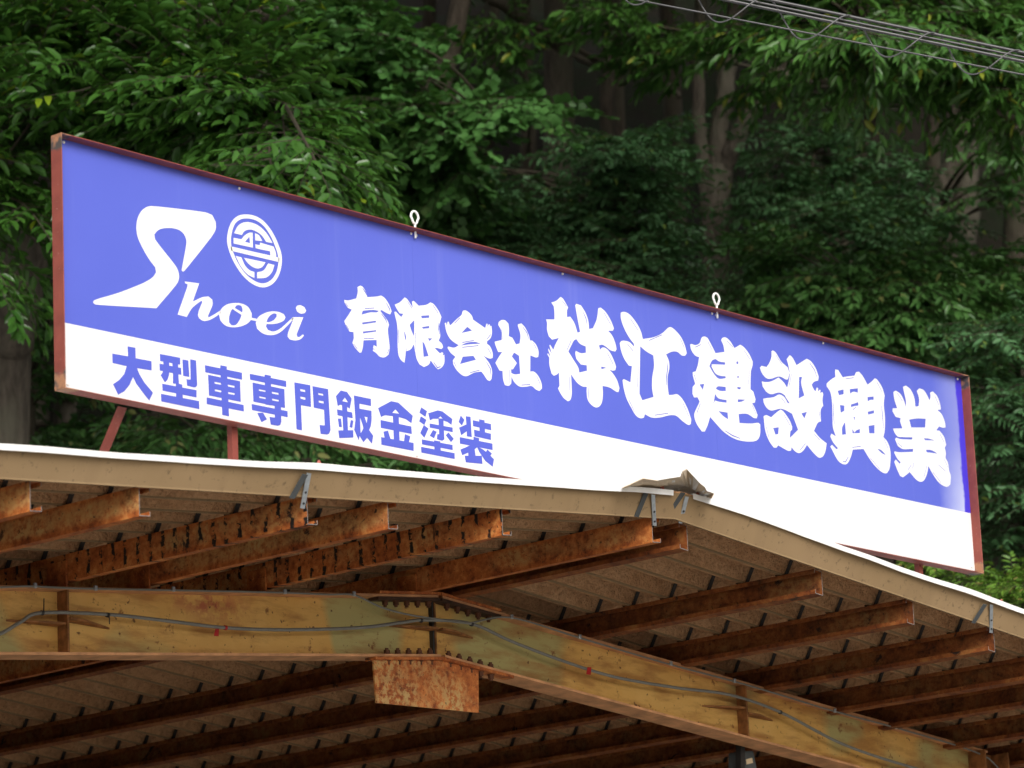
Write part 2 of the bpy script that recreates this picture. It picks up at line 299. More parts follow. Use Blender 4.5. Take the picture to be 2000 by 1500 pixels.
GLYPHS = [   # outlines on the board,half millimetres (x from its left end,z from its lower edge)
    ('letter_s','white',1,
     [[(924,1489),(1453,1545),(1521,1538),(1555,1492),(1553,1440),(1516,1381),(1233,1070),(1217,1060),(1205,1069),(1259,1287),(1248,1325),(1211,1356),(1144,1365),(1054,1351),(986,1324),(945,1285),(954,1247),(1129,1104),(1165,1065),(1178,1017),(1162,969),(950,744),(371,671),(350,681),(358,696),(408,720),(583,790),(730,858),(849,918),(924,968),(955,1008),(948,1043),(898,1084),(826,1167),(784,1238),(774,1292),(784,1362),(819,1425),(871,1469)]],
     [],
     []),
    ('letter_h','white',1,
     [[(1233,990),(1374,1001),(1305,853),(1332,868),(1401,903),(1462,920),(1500,904),(1503,870),(1454,776),(1457,762),(1503,788),(1578,835),(1584,818),(1502,765),(1448,739),(1403,730),(1365,742),(1354,765),(1364,795),(1403,870),(1392,876),(1354,850),(1299,806),(1268,767),(1244,731),(1155,733),(1259,961),(1260,975),(1237,976)]],
     [],
     []),
    ('letter_o','white',1,
     [[(1715,915),(1800,924),(1861,909),(1894,869),(1889,828),(1849,787),(1778,752),(1692,731),(1616,736),(1576,763),(1565,801),(1585,844),(1637,887)],[(1882,835),(1944,837),(1939,819),(1873,818)]],
     [[(1723,862),(1791,840),(1785,822),(1748,769),(1719,750),(1685,744),(1663,761),(1664,801),(1689,857),(1702,870)],[(1768,909),(1793,907),(1803,882),(1799,858),(1724,880),(1740,900)]],
     []),
    ('letter_e','white',1,
     [[(2096,918),(2168,927),(2223,920),(2241,899),(2224,873),(2164,842),(2092,822),(2045,816),(2036,795),(2056,772),(2106,769),(2170,795),(2244,850),(2318,913),(2325,902),(2251,832),(2161,764),(2073,736),(1995,739),(1946,763),(1934,803),(1955,845),(2017,888)]],
     [[(2127,909),(2151,907),(2150,887),(2117,855),(2061,831),(2043,831),(2063,866),(2095,894)]],
     []),
    ('letter_i','white',1,
     [[(2318,913),(2427,931),(2352,791),(2356,772),(2375,771),(2416,798),(2429,793),(2391,759),(2334,740),(2279,738),(2257,757),(2265,788),(2316,883),(2304,893)],[(2353,989),(2366,1008),(2402,1018),(2442,1010),(2460,987),(2445,966),(2402,954),(2364,964)]],
     [],
     []),
    ('emblem','white',1,
     [[(1872,1610),(1966,1614),(2044,1592),(2121,1536),(2189,1444),(2222,1356),(2204,1248),(2153,1163),(2088,1111),(2009,1084),(1915,1092),(1823,1133),(1748,1200),(1697,1271),(1666,1358),(1680,1453),(1721,1530),(1785,1583)]],
     [[(1879,1581),(1962,1583),(2030,1563),(2096,1511),(2152,1431),(2185,1344),(2173,1254),(2130,1182),(2073,1137),(2005,1114),(1924,1122),(1840,1159),(1772,1222),(1728,1288),(1704,1359),(1715,1442),(1752,1518),(1808,1560)]],
     []),
    ('emblem_mark','white',1,
     [[(1738,1443),(1783,1509),(1846,1546),(1925,1557),(2003,1543),(2072,1504),(2130,1442),(2066,1438),(2024,1477),(1970,1498),(1907,1502),(1844,1478),(1816,1444)],[(1952,1483),(1989,1476),(2025,1437),(1953,1429)],[(1952,1399),(1997,1400),(2003,1421),(2140,1417),(2162,1369),(2163,1334),(2105,1335),(2102,1375),(2020,1371),(1954,1371)],[(1699,1337),(1924,1339),(2082,1342),(2196,1342),(2194,1309),(1705,1304)],[(1832,1275),(2051,1281),(2015,1239),(1967,1219),(1912,1224),(1866,1245)],[(1748,1274),(1805,1274),(1842,1217),(1888,1191),(1934,1187),(1932,1141),(1863,1157),(1795,1208)],[(1963,1190),(2029,1216),(2079,1278),(2142,1277),(2116,1220),(2059,1169),(1961,1144)],[(1732,1407),(1810,1410),(1850,1450),(1898,1477),(1927,1482),(1926,1369),(1731,1364)]],
     [[(1894,1447),(1898,1398),(1845,1397)]],
     []),
    ('brush_yu','white',1,
     [[(3049,1283),(3073,1278),(3107,1242),(3120,1205),(3229,1230),(3273,1245),(3315,1230),(3362,1181),(3382,1141),(3365,1113),(3328,1118),(3273,1132),(3255,1123),(3296,1091),(3337,1054),(3348,1029),(3334,992),(3340,914),(3345,845),(3330,795),(3285,767),(3230,765),(3194,786),(3161,797),(3165,811),(3198,802),(3164,819),(3173,843),(3206,835),(3206,888),(3062,862),(3052,806),(3035,764),(3017,758),(2970,788),(2941,822),(2958,859),(2958,907),(2915,904),(2881,942),(2861,975),(2903,1023),(2948,1079),(2906,1085),(2871,1122),(2870,1141),(2908,1142),(3001,1175),(3019,1231),(3017,1265)]],
     [[(3050,1057),(3066,1091),(3174,1115),(3242,1121),(3223,1106),(3149,1092)],[(3053,997),(3145,1021),(3207,1038),(3207,1025),(3058,983)],[(3058,928),(3203,964),(3205,953),(3079,919),(3061,913)]],
     [[(3072,1266),(3101,1241),(3113,1221)],[(2883,1120),(2912,1094)],[(3326,1197),(3361,1155),(3364,1137)],[(3266,1103),(3313,1067),(3326,1039)],[(2881,950),(2910,916)],[(2956,816),(2994,783)],[(3338,840),(3318,801)],[(3089,1111),(3194,1134)],[(3067,877),(3178,896)]]),
    ('brush_gen','white',1,
     [[(3535,1276),(3559,1268),(3621,1210),(3613,1258),(3634,1266),(3687,1237),(3779,1262),(3821,1287),(3856,1280),(3910,1236),(3940,1192),(3925,1154),(3909,1107),(3918,1037),(3897,998),(3934,977),(3945,953),(3925,936),(3868,936),(3849,930),(3907,898),(3930,912),(3945,908),(3932,884),(3956,897),(3950,829),(3916,788),(3877,769),(3847,786),(3798,827),(3778,793),(3719,761),(3670,775),(3641,815),(3631,857),(3617,925),(3582,880),(3531,854),(3530,911),(3516,812),(3503,760),(3465,777),(3442,808),(3436,886),(3441,993),(3436,1062),(3420,1112),(3412,1141),(3429,1147),(3471,1121),(3489,1115),(3512,1144),(3472,1140),(3436,1176),(3420,1200),(3476,1227)]],
     [[(3632,1115),(3577,1068),(3596,1023),(3623,983)],[(3512,1013),(3526,989),(3533,955),(3525,936),(3516,970)],[(3710,1162),(3802,1182),(3801,1162),(3716,1143)],[(3715,1074),(3797,1097),(3796,1079),(3724,1062)],[(3777,996),(3827,1004),(3794,977)],[(3714,963),(3736,945),(3777,857),(3720,841)]],
     [[(3562,1251),(3612,1202)],[(3849,1270),(3903,1217)],[(3909,1142),(3902,1088),(3912,1049)],[(3452,1012),(3447,906)],[(3642,1017),(3638,885)],[(3830,819),(3872,781),(3910,796)]]),
    ('brush_kai','white',1,
     [[(4208,1291),(4241,1289),(4291,1261),(4304,1232),(4442,1188),(4458,1227),(4471,1227),(4467,1201),(4486,1227),(4497,1226),(4493,1205),(4507,1219),(4516,1217),(4516,1155),(4496,1116),(4455,1086),(4454,1064),(4486,1051),(4515,1002),(4513,961),(4479,951),(4408,962),(4433,943),(4477,905),(4499,855),(4489,790),(4468,771),(4442,774),(4399,812),(4374,831),(4289,808),(4202,767),(4157,765),(4089,798),(4053,837),(4051,868),(4082,900),(4026,926),(3996,957),(4003,969),(4074,972),(4127,1000),(4082,1011),(4026,1037),(3991,1085),(3975,1149),(3989,1156),(4000,1131),(4008,1164),(4021,1170),(4032,1141),(4046,1148),(4120,1209),(4174,1250),(4188,1280)]],
     [[(4161,1102),(4233,1164),(4286,1142)],[(4130,851),(4166,915),(4290,942),(4317,915)],[(4146,1000),(4212,1032),(4317,1057),(4384,1054),(4264,1030)]],
     [[(4085,1166),(4153,1222)],[(4167,1028),(4305,1068)],[(4164,989),(4354,1034)],[(4243,801),(4355,839)],[(4063,856),(4090,816)],[(4438,917),(4481,870),(4484,821)],[(4459,1033),(4501,986)],[(4456,1100),(4502,1148)]]),
    ('brush_sha','white',1,
     [[(4639,1287),(4679,1291),(4717,1271),(4721,1226),(4714,1170),(4756,1164),(4796,1116),(4841,1132),(4855,1203),(4830,1271),(4831,1285),(4872,1299),(4910,1276),(4953,1219),(4966,1176),(4991,1180),(5036,1155),(5063,1100),(5056,1058),(5029,1049),(4962,1056),(4951,922),(4994,929),(5046,901),(5082,843),(5083,807),(5051,782),(5011,787),(4965,807),(4891,791),(4811,782),(4753,810),(4725,846),(4719,791),(4691,768),(4644,765),(4627,803),(4623,875),(4586,873),(4543,927),(4600,997),(4629,1027),(4582,1020),(4553,1071),(4545,1097),(4628,1124),(4627,1201),(4596,1241),(4604,1265)]],
     [[(4740,1011),(4769,1047),(4827,1030),(4831,885),(4763,870),(4724,875),(4723,904),(4746,908),(4796,966)]],
     [[(4634,1211),(4635,1130)],[(4884,1276),(4934,1234),(4951,1187)],[(5003,1164),(5040,1119)],[(5025,898),(5068,836)],[(4838,796),(4946,817)],[(4707,897),(4703,788)]]),
    ('brush_sho','white',1,
     [[(5364,1601),(5391,1592),(5451,1528),(5435,1502),(5431,1446),(5470,1457),(5516,1414),(5551,1338),(5584,1351),(5560,1458),(5540,1562),(5555,1577),(5610,1574),(5662,1522),(5692,1462),(5698,1393),(5747,1408),(5799,1490),(5827,1588),(5856,1598),(5911,1575),(5976,1511),(6011,1451),(5995,1429),(5934,1419),(5981,1389),(6018,1330),(6031,1281),(6013,1259),(5956,1259),(5895,1281),(5854,1289),(5811,1277),(5822,1240),(5852,1265),(5894,1267),(5941,1242),(5992,1176),(6013,1132),(6001,1102),(5965,1092),(5888,1103),(5825,1104),(5826,1082),(5902,1101),(5956,1077),(6015,1021),(6042,959),(6026,924),(6001,923),(5918,945),(5830,945),(5828,870),(5809,803),(5772,765),(5729,753),(5668,772),(5636,804),(5629,858),(5633,907),(5581,901),(5514,923),(5445,981),(5446,876),(5441,811),(5420,766),(5392,751),(5345,768),(5301,807),(5278,838),(5298,862),(5299,972),(5270,949),(5235,934),(5209,948),(5187,1018),(5191,1074),(5168,1097),(5175,1108),(5209,1081),(5181,1136),(5186,1148),(5224,1107),(5198,1176),(5208,1182),(5243,1146),(5274,1197),(5319,1256),(5235,1228),(5196,1249),(5179,1301),(5183,1357),(5172,1383),(5275,1400),(5279,1457),(5275,1507),(5246,1534),(5306,1558)]],
     [[(5533,1282),(5573,1252),(5645,1240),(5644,1189),(5581,1174),(5519,1183),(5511,1163),(5521,1118),(5574,1080),(5646,1085),(5647,1041),(5548,1010),(5540,1047),(5486,1103),(5426,1163),(5467,1220),(5505,1268)]],
     [[(5383,1572),(5432,1534)],[(5634,1522),(5665,1476),(5676,1427)],[(5896,1563),(5973,1477)],[(5912,1228),(5979,1146)],[(5470,1262),(5412,1174)],[(5423,959),(5422,844)],[(5648,903),(5651,815)]]),
    ('brush_e','white',1,
     [[(6110,1600),(6147,1613),(6211,1607),(6292,1555),(6351,1489),(6375,1422),(6530,1467),(6636,1518),(6713,1574),(6744,1586),(6794,1573),(6878,1520),(6923,1451),(6940,1396),(6916,1371),(6872,1366),(6822,1386),(6755,1380),(6665,1342),(6697,1290),(6699,1233),(6670,1152),(6664,1076),(6672,999),(6724,1009),(6783,1023),(6840,998),(6907,923),(6950,834),(6939,795),(6909,784),(6838,803),(6753,838),(6680,832),(6546,793),(6429,775),(6348,791),(6335,761),(6298,748),(6242,757),(6176,821),(6125,888),(6096,968),(6087,1032),(6102,1044),(6186,1029),(6216,1170),(6176,1168),(6123,1216),(6086,1285),(6076,1339),(6099,1360),(6149,1370),(6206,1366),(6257,1337),(6255,1364),(6208,1399),(6143,1473),(6107,1552)]],
     [[(6336,1356),(6403,1327),(6499,1305),(6502,1220),(6472,1121),(6461,1025),(6473,953),(6325,902),(6293,952)]],
     [[(6229,1568),(6322,1484)],[(6172,1349),(6243,1299)],[(6295,1182),(6276,1001)],[(6454,1424),(6627,1500)],[(6862,1513),(6914,1435)],[(6671,1281),(6677,1229),(6656,1150),(6647,1078)],[(6475,801),(6652,844)],[(6851,962),(6919,858)],[(6155,879),(6219,791)]]),
    ('brush_ken','white',1,
     [[(7194,1581),(7231,1574),(7286,1511),(7326,1459),(7449,1491),(7439,1546),(7413,1585),(7430,1607),(7476,1620),(7535,1596),(7588,1546),(7671,1589),(7716,1577),(7788,1525),(7829,1468),(7822,1433),(7797,1380),(7774,1220),(7811,1206),(7836,1142),(7822,1111),(7786,1102),(7820,1062),(7851,1008),(7835,978),(7797,976),(7715,997),(7591,979),(7595,902),(7761,922),(7855,942),(7880,930),(7869,845),(7842,803),(7793,776),(7654,754),(7517,756),(7371,796),(7271,854),(7203,896),(7163,819),(7121,760),(7083,754),(7028,799),(6996,851),(6995,889),(7076,1006),(7050,1040),(7004,1030),(6985,1059),(6994,1118),(7030,1150),(7006,1215),(7005,1244),(7047,1260),(7082,1323),(7103,1389),(7051,1395),(7003,1435),(6992,1477),(7007,1486),(7059,1485),(7121,1513),(7156,1567)]],
     [[(7086,1153),(7150,1169),(7127,1112)],[(7232,1333),(7274,1388),(7321,1410),(7365,1396),(7450,1400),(7448,1380),(7348,1366),(7268,1355),(7262,1333),(7310,1283),(7369,1273),(7445,1280),(7444,1263),(7344,1245),(7294,1271)],[(7298,1151),(7330,1175),(7437,1187),(7436,1153),(7357,1141)],[(7289,1106),(7321,1077),(7381,1072),(7438,1076),(7436,1052),(7333,1045),(7281,1047),(7255,1007)],[(7318,963),(7443,968),(7444,910),(7383,928)],[(7603,1432),(7630,1439),(7627,1413),(7604,1412)],[(7604,1307),(7625,1312),(7624,1296),(7602,1290)],[(7595,1212),(7644,1217),(7635,1198),(7596,1194)],[(7592,1105),(7696,1118),(7640,1092),(7590,1080)]],
     [[(7229,1545),(7283,1481)],[(7058,1466),(7135,1502)],[(7489,1593),(7569,1550)],[(7721,1548),(7792,1482)],[(7772,1385),(7755,1261)],[(7782,1090),(7831,1015)],[(7022,1227),(7047,1174)],[(7085,993),(7030,904)],[(7394,807),(7489,780),(7594,770)]]),
    ('brush_setsu','white',1,
     [[(8120,1614),(8158,1601),(8230,1533),(8312,1497),(8336,1451),(8310,1393),(8285,1384),(8193,1397),(8072,1358),(8009,1352),(7950,1385),(7924,1430),(7949,1451),(8019,1452),(8062,1496),(8096,1556),(8100,1601)],[(7939,1315),(7982,1315),(8070,1335),(8176,1385),(8251,1349),(8321,1271),(8270,1234),(8186,1255),(8058,1221),(7997,1231),(7947,1272)],[(7944,1164),(7984,1175),(8095,1202),(8177,1237),(8245,1220),(8281,1181),(8335,1175),(8327,1095),(8258,1109),(8188,1115),(8044,1077),(7991,1088),(7949,1130)],[(7934,1011),(7970,1026),(8038,1017),(8122,1074),(8179,1107),(8217,1093),(8297,1026),(8326,977),(8320,951),(8295,933),(8281,872),(8307,817),(8286,765),(8251,757),(8109,786),(8091,764),(8051,756),(7994,801),(7948,882)],[(8308,1566),(8355,1610),(8386,1598),(8443,1536),(8527,1581),(8594,1617),(8649,1606),(8715,1552),(8751,1483),(8740,1448),(8678,1426),(8640,1395),(8671,1355),(8693,1344),(8713,1382),(8732,1380),(8725,1344),(8749,1367),(8765,1368),(8757,1339),(8791,1354),(8800,1336),(8783,1278),(8789,1234),(8749,1188),(8743,1088),(8697,1069),(8660,1026),(8632,987),(8715,935),(8803,903),(8775,825),(8730,774),(8680,760),(8619,783),(8519,848),(8461,790),(8395,759),(8334,772),(8297,801),(8281,872),(8408,964),(8335,1094),(8258,1114),(8312,1181),(8254,1231),(8275,1284),(8311,1359),(8338,1442),(8324,1529)]],
     [[(8057,927),(8137,946),(8123,885),(8082,874)],[(8469,1435),(8513,1445),(8494,1387),(8528,1283),(8444,1243)],[(8468,1116),(8550,1143),(8507,1077)]],
     [[(8156,1581),(8235,1509)],[(8631,1588),(8697,1534),(8723,1478)],[(8362,1446),(8320,1335)],[(8215,1073),(8300,983)],[(8198,1213),(8256,1168)],[(7963,923),(7990,839)],[(8500,858),(8414,785)],[(8627,964),(8712,915)],[(8724,1180),(8733,1106)]]),
    ('brush_ko','white',1,
     [[(9001,1588),(9042,1589),(9101,1533),(9185,1556),(9278,1576),(9306,1611),(9349,1623),(9395,1595),(9462,1524),(9533,1566),(9579,1600),(9611,1593),(9679,1533),(9709,1466),(9687,1381),(9691,1270),(9671,1135),(9645,1081),(9699,1048),(9734,987),(9734,911),(9705,806),(9666,761),(9624,753),(9543,774),(9435,839),(9338,930),(9179,901),(9139,827),(9083,764),(9041,751),(8969,763),(8918,806),(8875,859),(8853,881),(8879,901),(8940,869),(8963,882),(8898,927),(8863,972),(8882,999),(8945,984),(8912,1053),(8914,1153),(8921,1294),(8905,1372),(8858,1415),(8861,1440),(8917,1479),(8994,1521),(8996,1567)]],
     [[(9013,1399),(9103,1425),(9098,1382),(9031,1363)],[(9193,1442),(9315,1469),(9311,1428),(9245,1427),(9193,1401)],[(9449,1411),(9543,1430),(9539,1399),(9497,1393),(9448,1372)],[(9033,1276),(9098,1281),(9093,1235),(9038,1207)],[(9194,1304),(9306,1343),(9306,1313),(9247,1299),(9196,1281)],[(9438,1277),(9533,1304),(9531,1278),(9440,1252)],[(9043,1073),(9091,1135),(9095,1025),(9037,1012)],[(9188,1089),(9221,1059),(9248,1081),(9305,1103),(9300,1066),(9192,1048)],[(9437,1151),(9527,1172),(9518,1095),(9438,1084)],[(9222,1200),(9245,1203),(9229,1160)],[(9540,961),(9597,958),(9668,922),(9611,929)]],
     [[(9141,1526),(9264,1556)],[(9601,1576),(9675,1491)],[(8940,1287),(8932,1166),(8931,1086)],[(9652,1366),(9657,1265),(9657,1164)],[(9173,920),(9302,948)],[(9429,863),(9561,781)],[(9651,1066),(9709,984)],[(9106,827),(9060,776),(9019,774)],[(9215,1259),(9272,1296)]]),
    ('brush_gyo','white',1,
     [[(9846,1518),(9881,1536),(9947,1518),(10000,1460),(10019,1406),(10029,1464),(10009,1543),(9998,1588),(10042,1607),(10108,1584),(10159,1515),(10167,1434),(10220,1447),(10233,1516),(10207,1584),(10248,1614),(10316,1606),(10370,1558),(10392,1525),(10414,1565),(10410,1600),(10456,1618),(10520,1581),(10556,1514),(10562,1468),(10505,1454),(10571,1423),(10613,1346),(10612,1310),(10573,1302),(10513,1305),(10464,1262),(10516,1265),(10580,1217),(10603,1148),(10577,1118),(10589,1074),(10577,1026),(10612,984),(10621,913),(10639,874),(10623,790),(10576,763),(10524,761),(10441,786),(10355,856),(10302,915),(10276,845),(10216,770),(10162,751),(10104,760),(10009,818),(9954,785),(9900,755),(9859,762),(9816,822),(9785,878),(9811,902),(9863,871),(9882,887),(9835,915),(9795,960),(9800,974),(9867,976),(10082,1010),(10086,1038),(9922,1014),(9857,1030),(9821,1086),(9840,1104),(9895,1100),(10079,1121),(10090,1143),(9935,1123),(9867,1118),(9820,1147),(9803,1180),(9944,1203),(9917,1263),(9929,1293),(9854,1294),(9812,1339),(9820,1366),(9888,1376),(9854,1448)]],
     [[(10057,1299),(10180,1328),(10314,1345),(10297,1263),(10080,1231)],[(10263,1160),(10332,1167),(10432,1164),(10278,1144)],[(10285,1059),(10371,1066),(10461,1048),(10290,1036)]],
     [[(9905,1517),(9974,1456)],[(10482,1580),(10537,1501)],[(9852,1060),(9924,1032)],[(10514,1244),(10574,1170)],[(10460,947),(10567,901)],[(10365,867),(10484,786)],[(10043,889),(9982,830)],[(10281,912),(10219,796)],[(10555,1012),(10607,942)],[(10082,910),(10056,855)]]),
    ('gothic_dai','blue',0,
     [[(667,420),(741,423),(741,347),(892,350),(892,283),(753,277),(772,240),(819,185),(900,124),(862,61),(797,115),(741,165),(713,208),(677,144),(628,92),(569,58),(523,126),(582,166),(631,217),(655,276),(522,277),(521,345),(670,349)]],
     [],
     []),
    ('gothic_kata','blue',0,
     [[(974,416),(1170,420),(1168,369),(975,365)],[(968,345),(1176,347),(1178,296),(969,295)],[(1005,373),(1061,371),(1063,323),(1059,278),(1041,238),(1017,216),(977,261),(998,287),(1006,314)],[(1091,376),(1149,378),(1148,307),(1152,226),(1094,221),(1098,329)],[(1192,411),(1249,413),(1255,293),(1196,292)],[(1268,425),(1325,425),(1331,247),(1318,230),(1298,224),(1231,227),(1227,273),(1267,276)],[(990,203),(1323,208),(1321,154),(992,153)],[(1122,229),(1184,227),(1188,98),(1122,99)],[(976,128),(1345,132),(1345,73),(978,73)]],
     [],
     []),
    ('gothic_sha','blue',0,
     [[(1411,405),(1779,408),(1779,356),(1413,353)],[(1564,429),(1628,430),(1638,65),(1571,65)],[(1440,339),(1758,342),(1759,189),(1444,188)],[(1420,171),(1787,171),(1788,123),(1420,122)]],
     [[(1502,297),(1565,298),(1567,285),(1503,284)],[(1634,297),(1700,298),(1701,284),(1635,284)],[(1503,242),(1566,243),(1567,229),(1504,230)],[(1635,243),(1700,244),(1700,231),(1636,230)]],
     []),
    ('gothic_sen','blue',0,
     [[(1858,413),(2228,418),(2228,372),(1860,369)],[(2009,431),(2072,433),(2070,210),(2008,208)],[(1884,352),(2207,353),(2209,212),(1887,211)],[(1868,191),(2233,193),(2233,147),(1871,146)],[(2102,215),(2167,216),(2166,103),(2154,78),(2130,68),(2057,67),(2047,123),(2101,125)],[(1923,133),(1982,143),(2020,100),(1964,71)]],
     [[(1945,312),(2012,313),(2013,302),(1947,301)],[(2077,313),(2145,315),(2147,301),(2079,301)],[(1947,260),(2012,260),(2013,249),(1949,248)],[(2078,262),(2145,263),(2147,251),(2080,250)]],
     []),
    ('gothic_mon','blue',0,
     [[(2313,421),(2478,425),(2479,261),(2375,259),(2377,71),(2321,71)],[(2502,422),(2665,425),(2676,117),(2660,88),(2638,77),(2571,74),(2563,139),(2617,143),(2615,261),(2508,261)]],
     [[(2371,380),(2422,381),(2424,365),(2373,365)],[(2371,323),(2422,324),(2423,306),(2373,308)],[(2559,379),(2610,380),(2612,366),(2560,366)],[(2561,322),(2612,324),(2614,308),(2562,308)]],
     []),
    ('gothic_han','blue',0,
     [[(2799,435),(2864,435),(2913,391),(2888,310),(2861,321),(2790,326),(2762,312),(2746,384)],[(2807,338),(2861,338),(2861,113),(2812,110)],[(2753,285),(2913,286),(2917,242),(2756,241)],[(2758,216),(2791,221),(2798,157),(2768,154)],[(2897,226),(2923,225),(2908,168),(2880,169)],[(2759,127),(2918,152),(2917,96),(2767,70)],[(2938,419),(3120,421),(3119,366),(2994,365),(2994,327),(3122,330),(3120,260),(3109,212),(3089,178),(3131,141),(3114,78),(3064,115),(3023,76),(2984,119),(2974,83),(2929,156),(2946,234),(2942,312)]],
     [[(2840,388),(2873,356),(2811,356)],[(2996,261),(3019,214),(3029,184),(2996,139)],[(3044,274),(3077,274),(3066,225)]],
     []),
    ('gothic_kin','blue',0,
     [[(3340,437),(3418,438),(3574,360),(3555,300),(3493,322),(3407,327),(3267,318),(3224,298),(3195,362)],[(3218,274),(3553,274),(3555,216),(3217,214)],[(3354,327),(3418,329),(3417,132),(3355,130)],[(3244,189),(3294,204),(3319,141),(3259,124)],[(3479,204),(3538,196),(3514,134),(3464,134)],[(3216,143),(3571,150),(3568,88),(3217,85)]],
     [[(3385,381),(3425,353),(3347,349)]],
     []),
    ('gothic_to','blue',0,
     [[(3672,440),(3734,420),(3714,373),(3649,395)],[(3663,369),(3724,351),(3699,307),(3643,327)],[(3693,306),(3743,286),(3693,207),(3650,238)],[(3855,444),(3907,444),(4017,401),(4005,354),(3960,370),(3857,379),(3799,370),(3764,353),(3748,406)],[(3759,328),(4016,334),(4016,298),(3759,296)],[(3860,383),(3915,383),(3917,228),(3891,212),(3834,216),(3841,257),(3862,260)],[(3794,282),(3834,275),(3802,219),(3754,232)],[(3967,289),(4024,247),(3991,216),(3936,263)],[(3664,191),(4007,197),(4007,157),(3664,152)],[(3801,203),(3870,205),(3871,126),(3802,124)],[(3653,132),(4027,136),(4026,90),(3654,87)]],
     [[(3884,402),(3909,388),(3857,383)]],
     []),
    ('gothic_so','blue',0,
     [[(4115,443),(4154,415),(4124,366),(4088,389)],[(4091,345),(4175,382),(4173,446),(4226,450),(4231,291),(4175,289),(4178,330),(4111,288),(4101,319)],[(4251,427),(4459,428),(4460,378),(4253,380)],[(4325,445),(4386,446),(4386,336),(4324,335)],[(4261,354),(4454,350),(4451,300),(4263,302)],[(4093,271),(4467,274),(4466,223),(4092,220)],[(4251,297),(4316,294),(4307,244),(4248,240)],[(4218,227),(4300,227),(4239,186),(4113,132),(4095,174)],[(4182,178),(4257,205),(4266,150),(4337,160),(4341,96),(4151,82),(4142,132),(4183,138)],[(4282,229),(4357,211),(4426,181),(4477,152),(4458,90),(4375,125),(4309,188)],[(4405,218),(4456,193),(4419,157),(4373,181)]],
     [],
     []),
]
# ---------------------------------------------------------------- ground and hillside
HD = np.array([math.cos(YAW), math.sin(YAW)])
def terrain(x, y):
    s = (x-CAM[0])*HD[0] + (y-CAM[1])*HD[1]
    return np.maximum(0, s-23.0)*.78 + np.clip(s-23, 0, 2)*.25*np.sin(x*.9+1.3)*np.cos(y*.8)
def make_ground():
    m = Mat('yard_concrete', .85, .3)
    n = m.noise(.6, 6, .6); n2 = m.noise(9, 6, .7)
    m.color(m.mix(m.ramp(n, [(.3, 0.0), (.7, 1.0)]), m.mix(n2, (.4,.375,.335), (.47,.445,.4)), m.mix(n2, (.46,.435,.39), (.54,.515,.47))))
    m.bump(n2, .3, .01)
    o = link('ground', mesh('ground', [(-400,-400,0),(400,-400,0),(400,400,0),(-400,400,0)], [(0,1,2,3)]), m.m)
    o['kind'] = 'structure'
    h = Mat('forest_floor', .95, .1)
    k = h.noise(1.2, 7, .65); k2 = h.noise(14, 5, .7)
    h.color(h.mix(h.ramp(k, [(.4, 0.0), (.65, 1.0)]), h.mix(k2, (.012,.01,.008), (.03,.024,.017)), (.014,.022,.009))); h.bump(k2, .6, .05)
    vs, fs = [], []
    ss = np.concatenate([np.linspace(22.8, 60, 60), np.linspace(64, 150, 12)]); ls = np.linspace(-90, 90, 90)
    for i, s in enumerate(ss):
        for l in ls:
            x = CAM[0]+HD[0]*s+HD[1]*l; y = CAM[1]+HD[1]*s-HD[0]*l
            z = float(terrain(np.float64(x), np.float64(y))) + (rng.normal(0, .12) if s > 24 else 0)
            vs.append((x, y, -.05 if i == 0 else z))
    for i in range(len(ss)-1):
        for j in range(len(ls)-1):
            a = i*len(ls)+j; fs.append((a, a+1, a+len(ls)+1, a+len(ls)))
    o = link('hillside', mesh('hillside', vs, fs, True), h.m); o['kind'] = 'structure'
make_ground()
M['floor'] = plain('unseen_bounce_floor', (.22,.2,.17), .8, .3, var=.35, scale=2)  # tone set by how much light it bounces up under the roof
# ---------------------------------------------------------------- the open workshop building
XR, ZA, SL, SR = 2.67, ZS-.178, .0905, .094        # ridge, height of the purlin tops there, roof slopes
YG, YB, YEND = -.5, .757, 6.3                        # gable end of the purlins, portal beam, back
XL, XE = -2.2, 7.35                                  # eaves
def zt(x): return ZA + (SL*(x-XR) if x < XR else -SR*(x-XR))
_fl = MB(); _fl.box(-2.0, 7.1, .3, 6.1, -.02, .02); _f = _fl.build('unseen_floor_slab', M['floor']); _f['kind'] = 'structure'  # unseen slab added to hold down the light under the roof
bld = thing('workshop_building', 'open workshop with rusty purlins and an ochre gable beam under a low metal roof', 'building', (XR, 3.0, 0))

# roof sheets: one folded rib each, insulated underneath
PITCHY, RIB = .2, .076
prof = [(0.0, RIB), (.045, 0.0), (.046, -.006), (.055, -.006), (.056, 0.0), (.085, 0.0), (.13, RIB), (.2, RIB)]
def sheet_mesh(x0, x1, first):
    n = 12; xs = np.linspace(x0, x1, n); v = []; f = []; k = len(prof)
    for x in xs:
        for j, (y, z) in enumerate(prof): v.append((x, y+.0005*(0 if y else 1), zt(x)-ZA+z-(.011 if first and 1 <= j <= 4 else 0)))
        for (y, z) in prof: v.append((x, y, zt(x)-ZA+z+.006))
    for i in range(n-1):
        a, b = i*2*k, (i+1)*2*k
        for j in range(k-1):
            f.append((a+j, a+j+1, b+j+1, b+j)); f.append((a+k+j, b+k+j, b+k+j+1, a+k+j+1))
        f.append((a, b, b+k, a+k)); f.append((a+k-1, a+2*k-1, b+2*k-1, b+k-1))
    me = mesh('roof_sheet', v, f); me['local'] = 1
    me.materials.append(M['foam']); me.materials.append(M['edge_web']); me.materials.append(M['white_metal'])
    k2 = 2*(k-1)+2
    for q, p in enumerate(me.polygons):
        j = q % k2
        p.material_index = 2 if (j % 2 == 1 and j < 2*(k-1)) else (1 if (first and j == 0) or j in (2, 4) else 0)
    return me
YS = YG-.075
